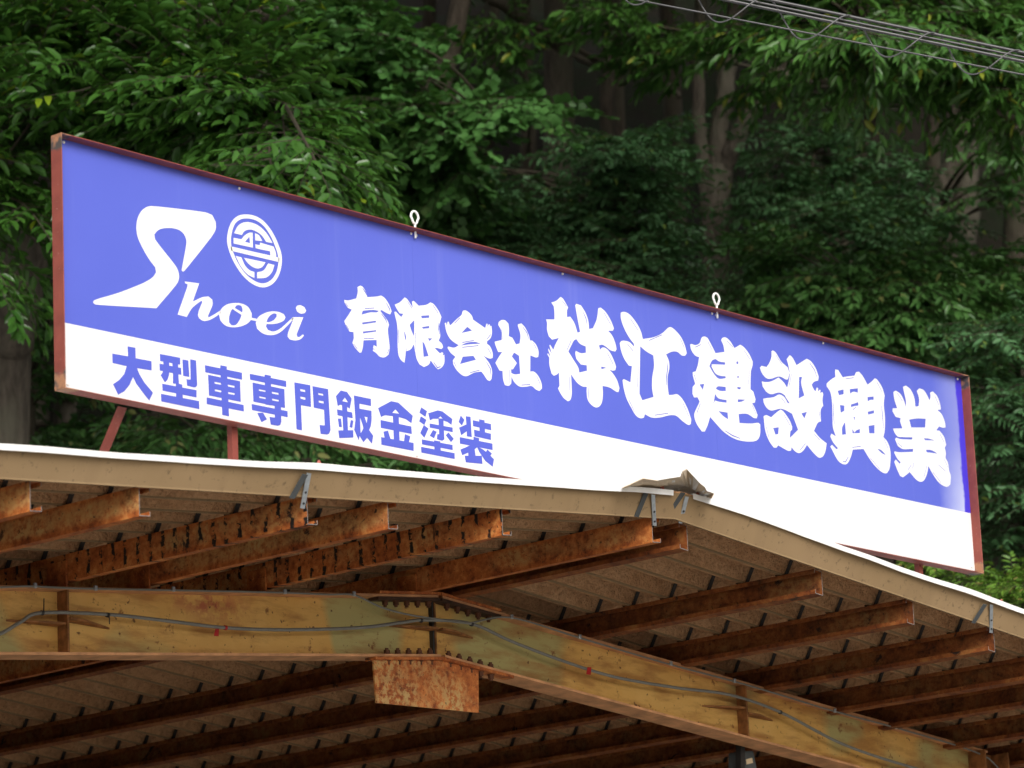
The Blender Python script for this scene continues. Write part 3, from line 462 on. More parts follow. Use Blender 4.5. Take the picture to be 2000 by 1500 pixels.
for side, (x0, x1) in enumerate(((XL, XR), (XR, XE))):
    m1, m2 = sheet_mesh(x0, x1, True), sheet_mesh(x0, x1, False)
    for k in range(int((YEND-YS)/PITCHY)):
        o = link('roof_sheet', m1 if k == 0 else m2, None, bld)
        o.location = Vector((0, YS+k*PITCHY+.0006*k, ZA)) - bld.location
# white edge trim along the gable, dented
def edge_trim(xs, seed, amp):
    r = np.random.default_rng(seed); v = []; f = []
    dz = np.interp(xs, np.linspace(xs[0], xs[-1], 16), r.normal(0, amp, 16)); dy = np.interp(xs, np.linspace(xs[0], xs[-1], 22), r.normal(0, .005, 22))
    for x, a, b in zip(xs, dz, dy):
        z = zt(x)+RIB
        v += [(x, YS-.012+b, z-.012+a*.6), (x, YS-.014+b, z+.009+a), (x, YS+.055, z+.011+a*.3), (x, YS-.010+b, z-.012+a*.6), (x, YS-.011+b, z+.0065+a), (x, YS+.055, z+.0075+a*.3)]
    n = len(xs)
    for i in range(n-1):
        a, b = i*6, i*6+6
        f += [(a, b, b+1, a+1), (a+1, b+1, b+2, a+2), (a+3, a+4, b+4, b+3), (a+4, a+5, b+5, b+4), (a, a+3, b+3, b), (a+2, b+2, b+5, a+5)]
    f += [(0, 1, 4, 3), (1, 2, 5, 4), tuple((n-1)*6+q for q in (0, 3, 4, 1)), tuple((n-1)*6+q for q in (1, 4, 5, 2))]
    mb = MB(); mb.add(v, f); return mb.build('edge_trim', M['white_metal'], bld)
edge_trim(np.linspace(XL, XR-.07, 60), 3, .0025)
edge_trim(np.linspace(XR+.05, XE, 90), 11, .007)
# torn ridge cap, bent up at the gable
def ridge_cap():
    yo = YS-.10
    outer = [(1216,953),(1232,946),(1256,935),(1283,939),(1305,934),(1329,932),(1334,921),(1342,917),(1354,930),(1367,944),(1377,952),(1381,960),(1395,965),(1391,973)]
    mid = [(1216,955),(1232,953),(1256,952),(1283,953),(1305,950),(1329,948),(1338,949),(1346,952),(1352,957),(1358,961),(1364,964),(1372,968),(1380,970),(1388,974)]
    a = [on_y(x, y, yo+.03*math.sin(i*1.9)) for i, (x, y) in enumerate(outer)]
    b = [on_y(x, y, YS+.03) for (x, y) in mid]
    c = [np.array([q[0]+.02, 1.0, zt(q[0])+RIB+.03]) for q in b]
    n = len(a); v = a+b+c
    f = [(i, i+1, n+i+1, n+i) for i in range(n-1)]+[(n+i, n+i+1, 2*n+i+1, 2*n+i) for i in range(n-1)]
    up = [q+np.array([0, .002, .003]) for q in v]
    v2 = v+up; N = len(v)
    f2 = f+[tuple(N+i for i in reversed(q)) for q in f]+[(i, N+i, N+i+1, i+1) for i in range(n-1)]
    mb = MB(); mb.add(v2, f2)
    o = mb.build('ridge_cap', plain('bare_sheet_underside', (.68,.56,.42), .55, .4, var=.2, scale=6), bld)
    o.data.materials.append(M['white_metal'])
    for q, p in enumerate(o.data.polygons):
        if len(f) <= q < 2*len(f): p.material_index = 1
    o['label'] = 'torn ridge flashing bent upwards at the gable'
    lip = [(1270,938),(1300,931),(1331,919),(1329,931),(1310,934),(1286,938)]
    q = [on_y(x, y, yo-.012) for x, y in lip]; r = [w+np.array([0, .004, 0]) for w in q]
    mb = MB(); mb.loft(q, r); mb.build('cap_lip', M['white_metal'], o)
ridge_cap()

# purlins: lipped C channels, webs on the down-slope side
M['cut_edge'] = plain('worn_cut_edge', (.22,.19,.17), .5, .5, .3, .35, 60)
def zb_top(x): return ZS-.296+(.0975*(x-XR) if x < XR else -.0835*(x-XR))
def c_section(flip):
    w, h, l, t = .05, .1, .017, .0032
    p = [(0,0),(w,0),(w,l),(w-t,l),(w-t,t),(t,t),(t,h-t),(w-t,h-t),(w-t,h-l),(w,h-l),(w,h),(0,h)]
    return [(-a if flip else a, b) for a, b in p]
M['sooty'] = plain('sooty_steel', (.045,.04,.037), .8, .3, var=.3)
def purlin(x, flip, mat, y0):
    sec = c_section(flip); zb = zt(x)-.1-.008; s = (SL if x < XR else -SR)
    pt = lambda y: [(x+a, y, zb+b+s*a) for a, b in sec]
    mb = MB(); n = len(sec)
    v = pt(y0)+pt(YEND); f = [(i, (i+1)%n, n+(i+1)%n, n+i) for i in range(n)]
    caps = [(0,1,4,5),(1,2,3,4),(0,5,6,11),(6,7,10,11),(7,8,9,10)]
    f += caps+[tuple(n+i for i in reversed(q)) for q in caps]
    mb.add(v, f); o = mb.build('purlin', M[mat], bld)
    at_ = o.data.attributes.new('h', 'FLOAT', 'POINT'); at_.data.foreach_set('value', [q[1]/.1 for q in sec]*2)
    o.data.materials.append(M['cut_edge'])
    for p in o.data.polygons:
        if abs(p.normal.y) > .9 and p.center.y < y0+.01: p.material_index = 1
    # zigzag support strip that carries the roof ribs
    tf = MB(); xm = x+(-.027 if flip else .027); k = 0; y = YS
    while y < YEND-.3:
        base = [(.045,0),(.085,0),(.13,RIB),(.2,RIB),(.245,0)] if y > YS else [(.085,0),(.13,RIB),(.2,RIB),(.245,0)]
        pts = [(y+a, b) for a, b in base]
        for (ya, za), (yb, zb2) in zip(pts[:-1], pts[1:]):
            tf.bar((xm, ya, zt(xm)+za-.005), (xm, yb, zt(xm)+zb2-.005), .02, .003, up=(0, -.01, 1))
        y += PITCHY+.0006
    tf.build('rib_support', M['sooty'], o)
    # cleat on the beam
    side = 1 if not flip else -1
    cl = MB(); cl.box(x-.0072*side-.004, x-.0072*side+.004, YB-.05, YB+.05, zb_top(x)+.001, zb+.075)
    for dy in (-.02, .02): cl.tube([(x-.011*side-.004, YB+dy, zb+.045), (x-.011*side+.004, YB+dy, zb+.045)], .009, 6)
    cl.build('cleat', M['rust'], o)
    return o
LP = [(-.56,'rust_pale'),(-.1,'rust_pale'),(.68,'rust_streaked'),(1.09,'rust_pale'),(1.70,'rust_streaked'),(2.55,'rust'),(-1.1,'rust'),(-1.75,'rust')]
RP = [2.79, 3.64, 4.24, 4.82, 5.35, 5.74, 6.25, 6.75, 7.2]
for x, m in LP: purlin(x, False, m, YG+rng.uniform(-.012, .012))
for x in RP: purlin(x, True, 'rust_shaded', YG+rng.uniform(-.012, .012))  # darker rust that also has the shade inside the channels painted in

M['slate'] = plain('slate_strap', (.055,.06,.062), .7, .3, var=.2)
# galvanised straps between the gable edge and some purlins
for x, flip, t0, t1, k0, k1 in ((.68, False, (604,924), (591,993), (596,926), (570,972)), (2.55, False, (1276,966), (1279,1027), (1262,962), (1243,1008)),
                           (2.79, True, (1342,970), (1329,1022), (1334,962), (1304,1006)), (4.82, True, (1937,1181), (1936,1236), (1924,1180), (1901,1216))):
    xs = x+(.012 if not flip else -.012)
    w = .021
    a = on_y(*t0, YS-.006); b = on_y(*t1, YG-.018)
    mb = MB()
    mb.loft([a+[-w/2,0,0], a+[w/2,0,0], a+[w/2,.003,0], a+[-w/2,.003,0]], [b+[-w/2,0,0], b+[w/2,0,0], b+[w/2,.003,0], b+[-w/2,.003,0]])
    o = mb.build('strap', M['galv'], bld)
    sc = MB()
    for t in (.55, .86):
        c = a+(b-a)*t; sc.tube([c+[0,-.003,0], c+[0,.001,0]], .0042, 8)
    sc.build('rivet', M['black'], o)
    a2 = on_y(*k0, YS-.003); b2 = on_y(*k1, YG-.03)
    mb = MB(); w2 = .026
    mb.loft([a2+[-w2/2,0,0], a2+[w2/2,0,0], a2+[w2/2,0,-.003], a2+[-w2/2,0,-.003]], [b2+[-w2/2,0,0], b2+[w2/2,0,0], b2+[w2/2,0,-.003], b2+[-w2/2,0,-.003]])
    mb.build('strap', M['slate'], bld)
    hb = MB(); c = np.array([xs+.005, YS+.02, zt(xs)+RIB+.008]); hb.tube([c, c+[0,0,.012], c+[0,0,.026]], [.011, .009, .004], 7)
    hb.build('hook_bolt', M['frame_red'], bld)

# ochre portal beam in two halves, bolted at the ridge
BXL, BXR = -1.15, 6.48
HB, TW, TF, BW = .250, .007, .010, .125
def beam_half(x0, x1, label):
    mb = MB()
    def slab(y0, y1, d0, d1, m):
        m.add([(x,y,zb_top(x)-d) for x in (x0, x1) for y in (y0, y1) for d in (d0, d1)],
              [(0,1,3,2),(4,6,7,5),(0,4,5,1),(2,3,7,6),(0,2,6,4),(1,5,7,3)]); return m
    web = slab(YB-TW/2, YB+TW/2, TF, HB-TF, MB()).build('rafter_web', M['beam'], bld)
    web['label'] = label
    slab(YB-BW/2, YB+BW/2, 0, TF, MB()).build('flange', M['beam_edge'], web)
    slab(YB-BW/2, YB+BW/2, HB-TF, HB, MB()).build('flange', M['beam_edge'], web)
    return web
webL = beam_half(BXL, XR-.012, 'left half of the ochre beam with olive patches')
webR = beam_half(XR+.012, BXR, 'right half of the ochre beam speckled with rust')
def stiffener(x, web, mat='beam_rust', th=.009):
    mb = MB(); mb.box(x-th/2, x+th/2, YB-BW/2+.004, YB-TW/2-.001, zb_top(x)-HB+TF+.001, zb_top(x)-TF-.001); mb.build('stiffener', M[mat], web)
M['beam_rust'] = plain('rust_stained_beam_plate', (.26,.11,.035), .7, .35, var=.5, scale=24)
stiffener(.67, webL); stiffener(4.645, webR)
for x, web in ((XR-.007, webL), (XR+.007, webR)):
    mb = MB(); mb.box(x-.0045, x+.0045, YB-.022, YB+.05, zb_top(x)-HB+TF+.001, zb_top(x)-TF-.001); mb.build('end_plate', M['black'] if web is webL else M['beam_rust'], web)
for x, web in ((.67, webL), (XR, webL), (XR, webR), (4.645, webR)):     # brace lugs at mid height
    for s in ((-1, 1) if x != XR else ((-1,) if web is webL else (1,))):
        z = zb_top(x+s*.12)-.128
        p = [(x+s*.012, YB-TW/2-.001, z), (x+s*.012, YB-.058, z), (x+s*.09, YB-.058, z-.002), (x+s*.25, YB-TW/2-.001, z-.006)]
        mb = MB(); mb.loft(p, [(a, b, c+.008) for a, b, c in p]); mb.build('brace_lug', M['beam_rust'], web)
# splice plates and bolts
def splice(xa, xb, d0, d1, web, mat, yo=.004):
    mb = MB(); mb.add([(x,y,zb_top(x)-d) for x in (xa, xb) for y in (YB-BW/2-yo, YB-.012) for d in (d0, d1)], [(0,1,3,2),(4,6,7,5),(0,4,5,1),(2,3,7,6),(0,2,6,4),(1,5,7,3)])
    return mb.build('splice_plate', M[mat], web)
M['dark_plate'] = plain('blackened_rusty_plate', (.06,.03,.018), .75, .3, var=.4, scale=25)
splice(XR-.37, XR-.005, TF+.0015, TF+.0125, webL, 'dark_plate'); splice(XR+.005, XR+.36, TF+.0015, TF+.0125, webR, 'dark_plate')
splice(XR-.36, XR-.002, -.0125, -.0015, webL, 'rust'); splice(XR+.002, XR+.36, -.0125, -.0015, webR, 'rust')
splice(XR-.40, XR-.002, HB+.0015, HB+.0135, webL, 'rust', .006); splice(XR+.002, XR+.42, HB+.0015, HB+.0135, webR, 'rust', .006)
def bolt(x, d, web, up):
    z = zb_top(x)-d; y = YB-BW/2+.02; mb = MB()
    s = 1 if up else -1
    mb.tube([(x,y,z), (x,y,z+s*.004)], .015, 10); mb.tube([(x,y,z+s*.004), (x,y,z+s*.018)], .0125, 6); mb.tube([(x,y,z+s*.018), (x,y,z+s*.026)], .007, 8)
    mb.build('bolt', M['hex'], web)
for k in range(5):
    for s, web in ((-1, webL), (1, webR)):
        x = XR+s*(.055+.063*k)
        bolt(x, HB-TF, web, True); bolt(x, HB+.0135, web, False); bolt(x, TF+.0125, web, False)
# rusty gusset plate hanging under the ridge joint
q = [(XR-.395, zb_top(XR-.395)-HB-.014), (XR-.385, ZS-.766), (XR+.212, ZS-.752), (XR+.222, zb_top(XR+.222)-HB-.014), (XR, zb_top(XR)-HB-.014)]
mb = MB(); mb.loft([(a, YB-.052, b) for a, b in q], [(a, YB-.043, b) for a, b in q]); g = mb.build('gusset_plate', M['rust_plate'], bld); g['label'] = 'flaking rusty plate hanging under the ridge joint'
# columns and walls, mostly below the picture
for x in (BXL+.06, BXR+.02):
    mb = MB()
    for y0, y1, dx in ((YB-.1, YB+.1, None),):
        zt_c = zb_top(x)-.004-(HB if x < XR else 0)
        mb.box(x-.1, x-.09, YB-.1, YB+.1, 0, zt_c); mb.box(x+.09, x+.1, YB-.1, YB+.1, 0, zt_c); mb.box(x-.09, x+.09, YB-.004, YB+.004, 0, zt_c)
    mb.build('column', M['beam_rust'], bld)
M['wall'] = plain('weathered_siding', (.2,.17,.14), .8, .3, var=.25, scale=4)
def wall(pts):
    mb = MB(); mb.loft(*pts); mb.build('wall', M['wall'], bld)
wall(([(XL+.3, YG+.9, 0), (XL+.34, YG+.9, 0), (XL+.34, YG+.9, zt(XL+.34)-.11), (XL+.3, YG+.9, zt(XL+.3)-.11)], [(XL+.3, YEND-.1, 0), (XL+.34, YEND-.1, 0), (XL+.34, YEND-.1, zt(XL+.34)-.11), (XL+.3, YEND-.1, zt(XL+.3)-.11)]))
wall(([(XE-.34, YG+1.4, 0), (XE-.3, YG+1.4, 0), (XE-.3, YG+1.4, zt(XE-.3)-.11), (XE-.34, YG+1.4, zt(XE-.34)-.11)], [(XE-.34, YEND-.1, 0), (XE-.3, YEND-.1, 0), (XE-.3, YEND-.1, zt(XE-.3)-.11), (XE-.34, YEND-.1, zt(XE-.34)-.11)]))
bw = [(XL+.35, 0), (XE-.35, 0), (XE-.35, zt(XE-.35)-.11), (XR, ZA-.11), (XL+.35, zt(XL+.35)-.11)]
wall(([(a, YEND-.14, b) for a, b in bw], [(a, YEND-.1, b) for a, b in bw]))

# cables clipped along the beam
def smooth_pts(P, n=8):
    P = [np.asarray(p, float) for p in P]; out = []
    for i in range(len(P)-1):
        p0, p1, p2, p3 = P[max(i-1,0)], P[i], P[i+1], P[min(i+2,len(P)-1)]
        for k in range(n):
            t = k/n; out.append(.5*((2*p1)+(p2-p0)*t+(2*p0-5*p1+4*p2-p3)*t*t+(3*p1-p0-3*p2+p3)*t**3))
    out.append(P[-1]); return out
YC = YB-BW/2-.006
heavy = [(-420,1262),(-200,1270),(-60,1258),(0,1238),(40,1215),(80,1197),(210,1200),(330,1213),(440,1226),(560,1230),(700,1226),(790,1215),(830,1211),(920,1218),(1000,1253),(1100,1291),(1200,1322),(1320,1343),(1425,1357),(1524,1391),(1643,1452),(1762,1493),(1900,1530),(2040,1575)]
mb = MB(); mb.tube(smooth_pts([on_y(x, y, YC) for x, y in heavy]), .0068, 8)
cab = mb.build('electric_cable', M['grey_cable'], None, True); tag(cab, 'thick grey cable sagging along the web of the ochre beam', 'cable')
def tie(px, py, parent, mat='black', tail=30, r=.0095):
    c = on_y(px, py, YC); mb = MB(); mb.tube([c+[-.005,0,0], c+[.005,0,0]], r, 8)
    if tail: mb.bar(c+[0,-.009,0], on_y(px+4, py-tail, YC-.008), .0035, .0025)
    mb.build('cable_tie', M[mat], parent)
tie(82, 1197, cab, tail=28); tie(210, 1201, cab, tail=-18); tie(822, 1212, cab, tail=0); tie(921, 1219, cab, tail=0); tie(1524, 1391, cab, tail=0); tie(440, 1226, cab, 'red_tape', 0); tie(1150, 1307, cab, 'red_tape', 0)
for px, py in ((424, 1234), (1151, 1309)):
    p = [on_y(px-3, py-6, YC-.01), on_y(px+4, py-6, YC-.01), on_y(px+3, py+9, YC-.012), on_y(px-6, py+8, YC-.012)]
    mb = MB(); mb.loft(p, [w+np.array([0,.0012,0]) for w in p]); mb.build('tape_end', M['red_tape'], cab)
thin = [(-420,1170),(-200,1155),(0,1147),(60,1145),(150,1149),(330,1152.5),(540,1157),(640,1161),(690,1162),(745,1186),(796,1200),(847,1208),(915,1216.5),(997,1206),(1136,1247),(1306,1297),(1456,1337),(1626,1388),(1752,1422),(1898,1466),(1946,1496),(1990,1560)]
mb = MB(); mb.tube(smooth_pts([on_y(x, y, YC-.004) for x, y in thin]), .004, 7)
cab2 = mb.build('electric_cable', M['grey_cable'], None, True); tag(cab2, 'thin grey cable clipped under the top flange of the ochre beam', 'cable')
for px, py in ((68,1145),(186,1150),(338,1152),(556,1157),(691,1161),(999,1206),(1132,1245),(1310,1297),(1434,1331),(1630,1389),(1750,1421)):
    c = on_y(px, py, YC-.004); mb = MB(); mb.box(c[0]-.007, c[0]+.007, c[1]-.007, c[1]+.004, c[2]-.007, c[2]+.012); mb.build('clip', M['galv'], cab2, bevel=.002)

# floodlight hanging under the beam
fl = thing('floodlight', 'grey floodlight housing with a pale square label hanging under the ochre beam', 'lamp', tuple(on_y(1462, 1520, YB+.12)))
def fpt(px, py, y=YB+.1): return on_y(px, py, y)
mb = MB(); mb.bar(fpt(1446, 1452), fpt(1446, 1530), .03, .03, up=(0,1,0)); mb.build('stem', M['black'], fl)
a = [fpt(1453,1466), fpt(1472,1466), fpt(1486,1535), fpt(1453,1535)]; b = [p+np.array([0,.09,0]) for p in a]
mb = MB(); mb.loft(a, b); hb = mb.build('housing', M['dark_strap'], fl, bevel=.004)
mb = MB(); a = [fpt(1458,1483,YB+.095), fpt(1469,1480,YB+.095), fpt(1471,1490,YB+.095), fpt(1459,1493,YB+.095)]; mb.loft(a, [p+np.array([0,.004,0]) for p in a]); mb.build('label_plate', plain('pale_label', (.7,.55,.35), .6), hb)

# ---------------------------------------------------------------- the sign board
W, H, DF = 5.46, .91, .045
sign = thing('billboard', 'long blue and white company sign board with white brush lettering on the roof', 'sign', (W/2, 0, zt(W/2)+RIB))
def zsplit(x): return ZS+.246+.036*(x/W)
for k in range(3):
    x0, x1 = 1.82*k+(.003 if k == 0 else .0003), 1.82*(k+1)-(.003 if k == 2 else .0003)
    v = []
    for y in (0.0, .0015):
        v += [(x0,y,ZS+.003),(x1,y,ZS+.003),(x1,y,zsplit(x1)),(x0,y,zsplit(x0)),(x1,y,ZS+H-.003),(x0,y,ZS+H-.003)]
    f = [(0,1,2,3),(3,2,4,5),(6,9,8,7),(9,11,10,8),(0,6,7,1),(1,7,8,2),(2,8,10,4),(4,10,11,5),(5,11,9,3),(3,9,6,0)]
    me = mesh('panel', v, f); me.materials.append(M['board_white']); me.materials.append(M['board_blue']); 
    for q in (1, 6, 8): me.polygons[q].material_index = 1
    link('panel', me, None, sign)
TFR = .004
def frame_mat():
    m = Mat('worn_red_oxide_frame', .55, .4)
    n = m.noise(14, 5); n2 = m.noise(70, 6, .7); x = m.sep()
    col = m.mix(m.ramp(n, [(.3, 0.0), (.7, 1.0)]), (.19,.042,.03), (.27,.066,.046))
    col = m.mix(m.math('MULTIPLY', m.ramp(n2, [(.63, 0.0), (.7, 1.0)]), .7), col, (.5,.36,.31))
    cx = m.math('MINIMUM', m.math('ABSOLUTE', x[0]), m.math('ABSOLUTE', m.math('SUBTRACT', x[0], W)))
    cz = m.math('MINIMUM', m.math('ABSOLUTE', m.math('SUBTRACT', x[2], ZS)), m.math('ABSOLUTE', m.math('SUBTRACT', x[2], ZS+H)))
    d = m.math('ADD', m.math('ADD', cx, cz), m.math('MULTIPLY', m.math('SUBTRACT', n, .5), .09))
    burn = m.math('SUBTRACT', 1.0, m.math('DIVIDE', m.math('SUBTRACT', d, .05), .012, clamp=True), clamp=True)   # scorched paint at the welds
    col = m.mix(burn, col, m.mix(m.ramp(m.noise(22, 3, .5), [(.42, 0.0), (.55, 1.0)]), (.07,.06,.055), (.36,.17,.09)))
    m.color(col); m.bump(n2, .2, .003); return m.m
M['frame'] = frame_mat()
for z0, z1 in ((0, TFR), (H-TFR, H)):
    mb = MB(); mb.box(0, W, -DF, .0095, ZS+z0, ZS+z1)
    s = 1 if z0 == 0 else -1
    zz = ZS+(TFR if z0 == 0 else H-TFR)
    mb.box(.005, W-.005, .003, .007, min(zz, zz+s*.04), max(zz, zz+s*.04))
    mb.build('frame_bar', M['frame'], sign, bevel=.0008)
for x0, x1 in ((0, TFR), (W-TFR, W)):
    mb = MB(); mb.box(x0, x1, -DF, .0095, ZS+TFR+.0005, ZS+H-TFR-.0005); mb.build('frame_bar', M['frame'], sign, bevel=.0008)
for x in (1.828, 3.675):
    mb = MB(); y = -.012; z = ZS+H
    mb.tube([(x, y, z-.03), (x, y, z+.03)], .0045, 8)
    ring = []
    for k in range(21):
        th = -math.pi/2+2*math.pi*k/20; pinch = 1.0 if math.sin(th) > -.2 else .75
        ring.append((x+.021*math.cos(th)*pinch, y, z+.052+.025*math.sin(th)))
    mb.tube(ring, .0048, 8); mb.build('eye_bolt', M['white_metal'], sign, True)
for x, z in ((.05,.895),(.901,.897),(1.816,.899),(1.846,.897),(2.70,.899),(3.654,.899),(3.68,.897),(4.423,.899),(5.43,.898),(5.43,.035),(.05,.03),(1.80,.03),(3.66,.03)):
    mb = MB(); mb.tube([(x, -.0005, ZS+z), (x, -.003, ZS+z), (x, -.0048, ZS+z)], [.0058, .0055, .003], 10); mb.build('screw', M['white_metal'], sign)
for x in (.857, 2.72, 5.055):
    zr = zt(x)+RIB-.002; mb = MB()
    mb.box(x-.014, x+.014, .0105, .0145, zr, ZS+.12); mb.box(x-.014, x-.010, .0145, .036, zr, ZS+.12); mb.build('post', M['frame'], sign)
for x in (.335,):
    mb = MB(); zr = zt(x)+RIB; e = np.array([x, .03+.7*(ZS-zr), zr+.002]); s = np.array([x, .032, ZS-.001])
    w = .021
    mb.loft([s+[-w,0,0], s+[w,0,0], s+[w,.004,0], s+[-w,.004,0]], [e+[-w,0,0], e+[w,0,0], e+[w,.004,0], e+[-w,.004,0]])
    mb.loft([s+[w,.004,0], s+[w,.05,0], s+[w-.004,.05,0], s+[w-.004,.004,0]], [e+[w,.004,0], e+[w,.05,0], e+[w-.004,.05,0], e+[w-.004,.004,0]])
    mb.build('brace', M['frame'], sign)

# lettering: outlines filled, holes and highlight slits cut out
def catmull(P, sub=5, corner=38):
    P = [np.array(p, float) for p in P]; n = len(P); out = []
    seg = [unit2(P[(i+1) % n]-P[i]) for i in range(n)]
    cor = [math.degrees(math.acos(max(-1, min(1, float(seg[i-1]@seg[i]))))) > corner for i in range(n)]
    tan = [unit2(seg[i-1]+seg[i]) for i in range(n)]
    for i in range(n):
        j = (i+1) % n; p1, p2 = P[i], P[j]; L = np.linalg.norm(p2-p1)
        if cor[i] and cor[j]: out.append(tuple(p1)); continue
        lp, ln = np.linalg.norm(P[i]-P[i-1]), np.linalg.norm(P[(j+1) % n]-P[j])
        m0 = seg[i]*L if cor[i] else tan[i]*min(L, 1.6*lp); m1 = seg[i]*L if cor[j] else tan[j]*min(L, 1.6*ln)
        for k in range(sub):
            t = k/sub; t2, t3 = t*t, t*t*t
            out.append(tuple((2*t3-3*t2+1)*p1+(t3-2*t2+t)*m0+(-2*t3+3*t2)*p2+(t3-t2)*m1))
    return out
def unit2(v): return v/(np.linalg.norm(v)+1e-12)
def slit(P, w):
    P = [np.array(p, float) for p in P]; L, R = [], []
    for i, p in enumerate(P):
        t = P[min(i+1, len(P)-1)]-P[max(i-1, 0)]; t /= np.linalg.norm(t); nrm = np.array([-t[1], t[0]])
        k = w*(.55 if i in (0, len(P)-1) else 1); L.append(p+nrm*k); R.append(p-nrm*k)
    return [tuple(q) for q in L+R[::-1]]
def glyph(name, kind, smooth, polys, holes, slits):
    loops = [(p, 0) for p in polys]+[(h, 1) for h in holes]
    loops = [((catmull(p) if smooth else p), h) for p, h in loops]+[(slit(s, 5.4), 1) for s in slits]
    vs, fs = [], []
    for p, h in loops:
        p = [(a/2000, b/2000) for a, b in p]
        area = sum(p[i-1][0]*p[i][1]-p[i][0]*p[i-1][1] for i in range(len(p)))
        if area < 0: p = p[::-1]
        fs.append(list(range(len(vs), len(vs)+len(p)))); vs += [Vector(q) for q in p]
    ov, oe, of, _, _, fo = delaunay_2d_cdt(vs, [], fs, 1, 1e-6)
    keep = [f for f, src in zip(of, fo) if src and not any(loops[s][1] for s in src)]
    y = -.0009
    v = [(q.x, y, ZS+q.y) for q in ov]
    me = mesh(name, v, keep)
    bm = bmesh.new(); bm.from_mesh(me)
    bmesh.ops.delete(bm, geom=[w for w in bm.verts if not w.link_faces], context='VERTS')
    for f in bm.faces:
        if f.normal.y > 0: f.normal_flip()
    ret = bmesh.ops.extrude_face_region(bm, geom=bm.faces[:])
    bm.to_mesh(me) if False else None
    for w in ret['geom']:
        if isinstance(w, bmesh.types.BMVert): w.co.y += .0006
    bmesh.ops.recalc_face_normals(bm, faces=bm.faces)
    bm.to_mesh(me); bm.free()
    link(name, me, M['letter_white'] if kind == 'white' else M['letter_blue'], sign)
KINDS = {'l': 'script_letter', 'e': 'emblem', 'b': 'brush_character', 'g': 'gothic_character'}
for name, kind, smooth, polys, holes, slits in GLYPHS:
    glyph(KINDS[name[0]] if not name.startswith('emblem') else name, kind, smooth, polys, holes, slits)

# ---------------------------------------------------------------- overhead wires
def span(a, b, d, ext0=-1600, ext1=1500, sag=.0):
    """a wire through two photo points at distance d, carried on straight both ways"""
    pa, pb = at(*a, d), at(*b, d); u = (pb-pa)/np.linalg.norm(pb-pa)
    L0, L1 = 14.0, 16.0
    return [pa-u*L0*1.0, *[pa+(pb-pa)*t for t in np.linspace(0, 1, 12)], pb+u*L1]
DW = 15.5
for a, b, r, lab in (((1400,-22),(2000,103),.0075,'upper black wire of the bundle crossing in front of the trees'),
                     ((1400,-12),(2000,112),.006,'middle black wire of the bundle crossing in front of the trees'),
                     ((1400,-4),(2000,120),.0075,'lower black wire of the bundle crossing in front of the trees'),
                     ((1250,1),(2000,146),.004,'thin black wire hanging below the wire bundle')):
    mb = MB(); mb.tube(span(a, b, DW), r, 8); o = mb.build('overhead_wire', M['wire'], None, True); tag(o, lab, 'wire', 'overhead wires')
pts = []
p0, p1 = at(1180, -36, DW), at(2100, 154, DW); u = (p1-p0)/np.linalg.norm(p1-p0)
side = np.cross(u, UP); side /= np.linalg.norm(side); vv = np.cross(side, u)
turns = 5.6; N = 260
for k in range(N):
    t = k/(N-1); th = 2*math.pi*turns*t+2.2
    pts.append(p0+(p1-p0)*t+vv*.068*math.sin(th)+side*.05*math.cos(th))
mb = MB(); mb.tube(pts, .0034, 6); o = mb.build('spiral_hanger', M['coil'], None, True); tag(o, 'thin wire coiled in wide loops around the overhead wires', 'wire')
# ---------------------------------------------------------------- the wooded hillside
def bark(name, a, b):
    m = Mat(name, .9, .15)
    n = m.noise(1.0, 6, .65, vec=m.scaled((26, 26, 5))); n2 = m.noise(3, 4, .6)
    m.color(m.mix(m.ramp(n2, [(.4, 0.0), (.7, 1.0)]), m.mix(m.ramp(n, [(.35, 0.0), (.65, 1.0)]), tuple(q*.45 for q in a), a), b)); m.bump(n, .9, .03)
    return m.m
M['bark'] = bark('dark_bark', (.1,.08,.062), (.085,.08,.055)); M['bark_pale'] = bark('grey_bark', (.15,.125,.1), (.12,.115,.085))
M['twig'] = plain('dark_twig', (.045,.038,.026), .8, .2)
def leaf_mat(name, a, b, c, rough=.38, odd=.03):
    m = Mat(name, rough, .45)
    g = m.n.new('ShaderNodeNewGeometry'); oi = m.n.new('ShaderNodeObjectInfo')
    r = m.math('FRACT', m.math('ADD', g.outputs['Random Per Island'], oi.outputs['Random']))
    big = m.noise(1.4, 3, .5)
    col = m.mix(r, a, b)
    col = m.mix(m.math('MULTIPLY', m.ramp(big, [(.45, 0.0), (.7, 1.0)]), .55), col, b)
    col = m.mix(m.math('GREATER_THAN', m.math('FRACT', m.math('MULTIPLY', r, 7.31)), 1-odd), col, c)
    m.color(col)
    tr = m.n.new('ShaderNodeBsdfTranslucent'); mx = m.n.new('ShaderNodeMixShader'); mx.inputs[0].default_value = .22
    tc = m.mix(.5, col, (.12,.24,.03)); m.l.new(tc, tr.inputs['Color'])
    m.l.new(m.b.outputs[0], mx.inputs[1]); m.l.new(tr.outputs[0], mx.inputs[2]); m.l.new(mx.outputs[0], m.o.inputs['Surface'])
    return m.m
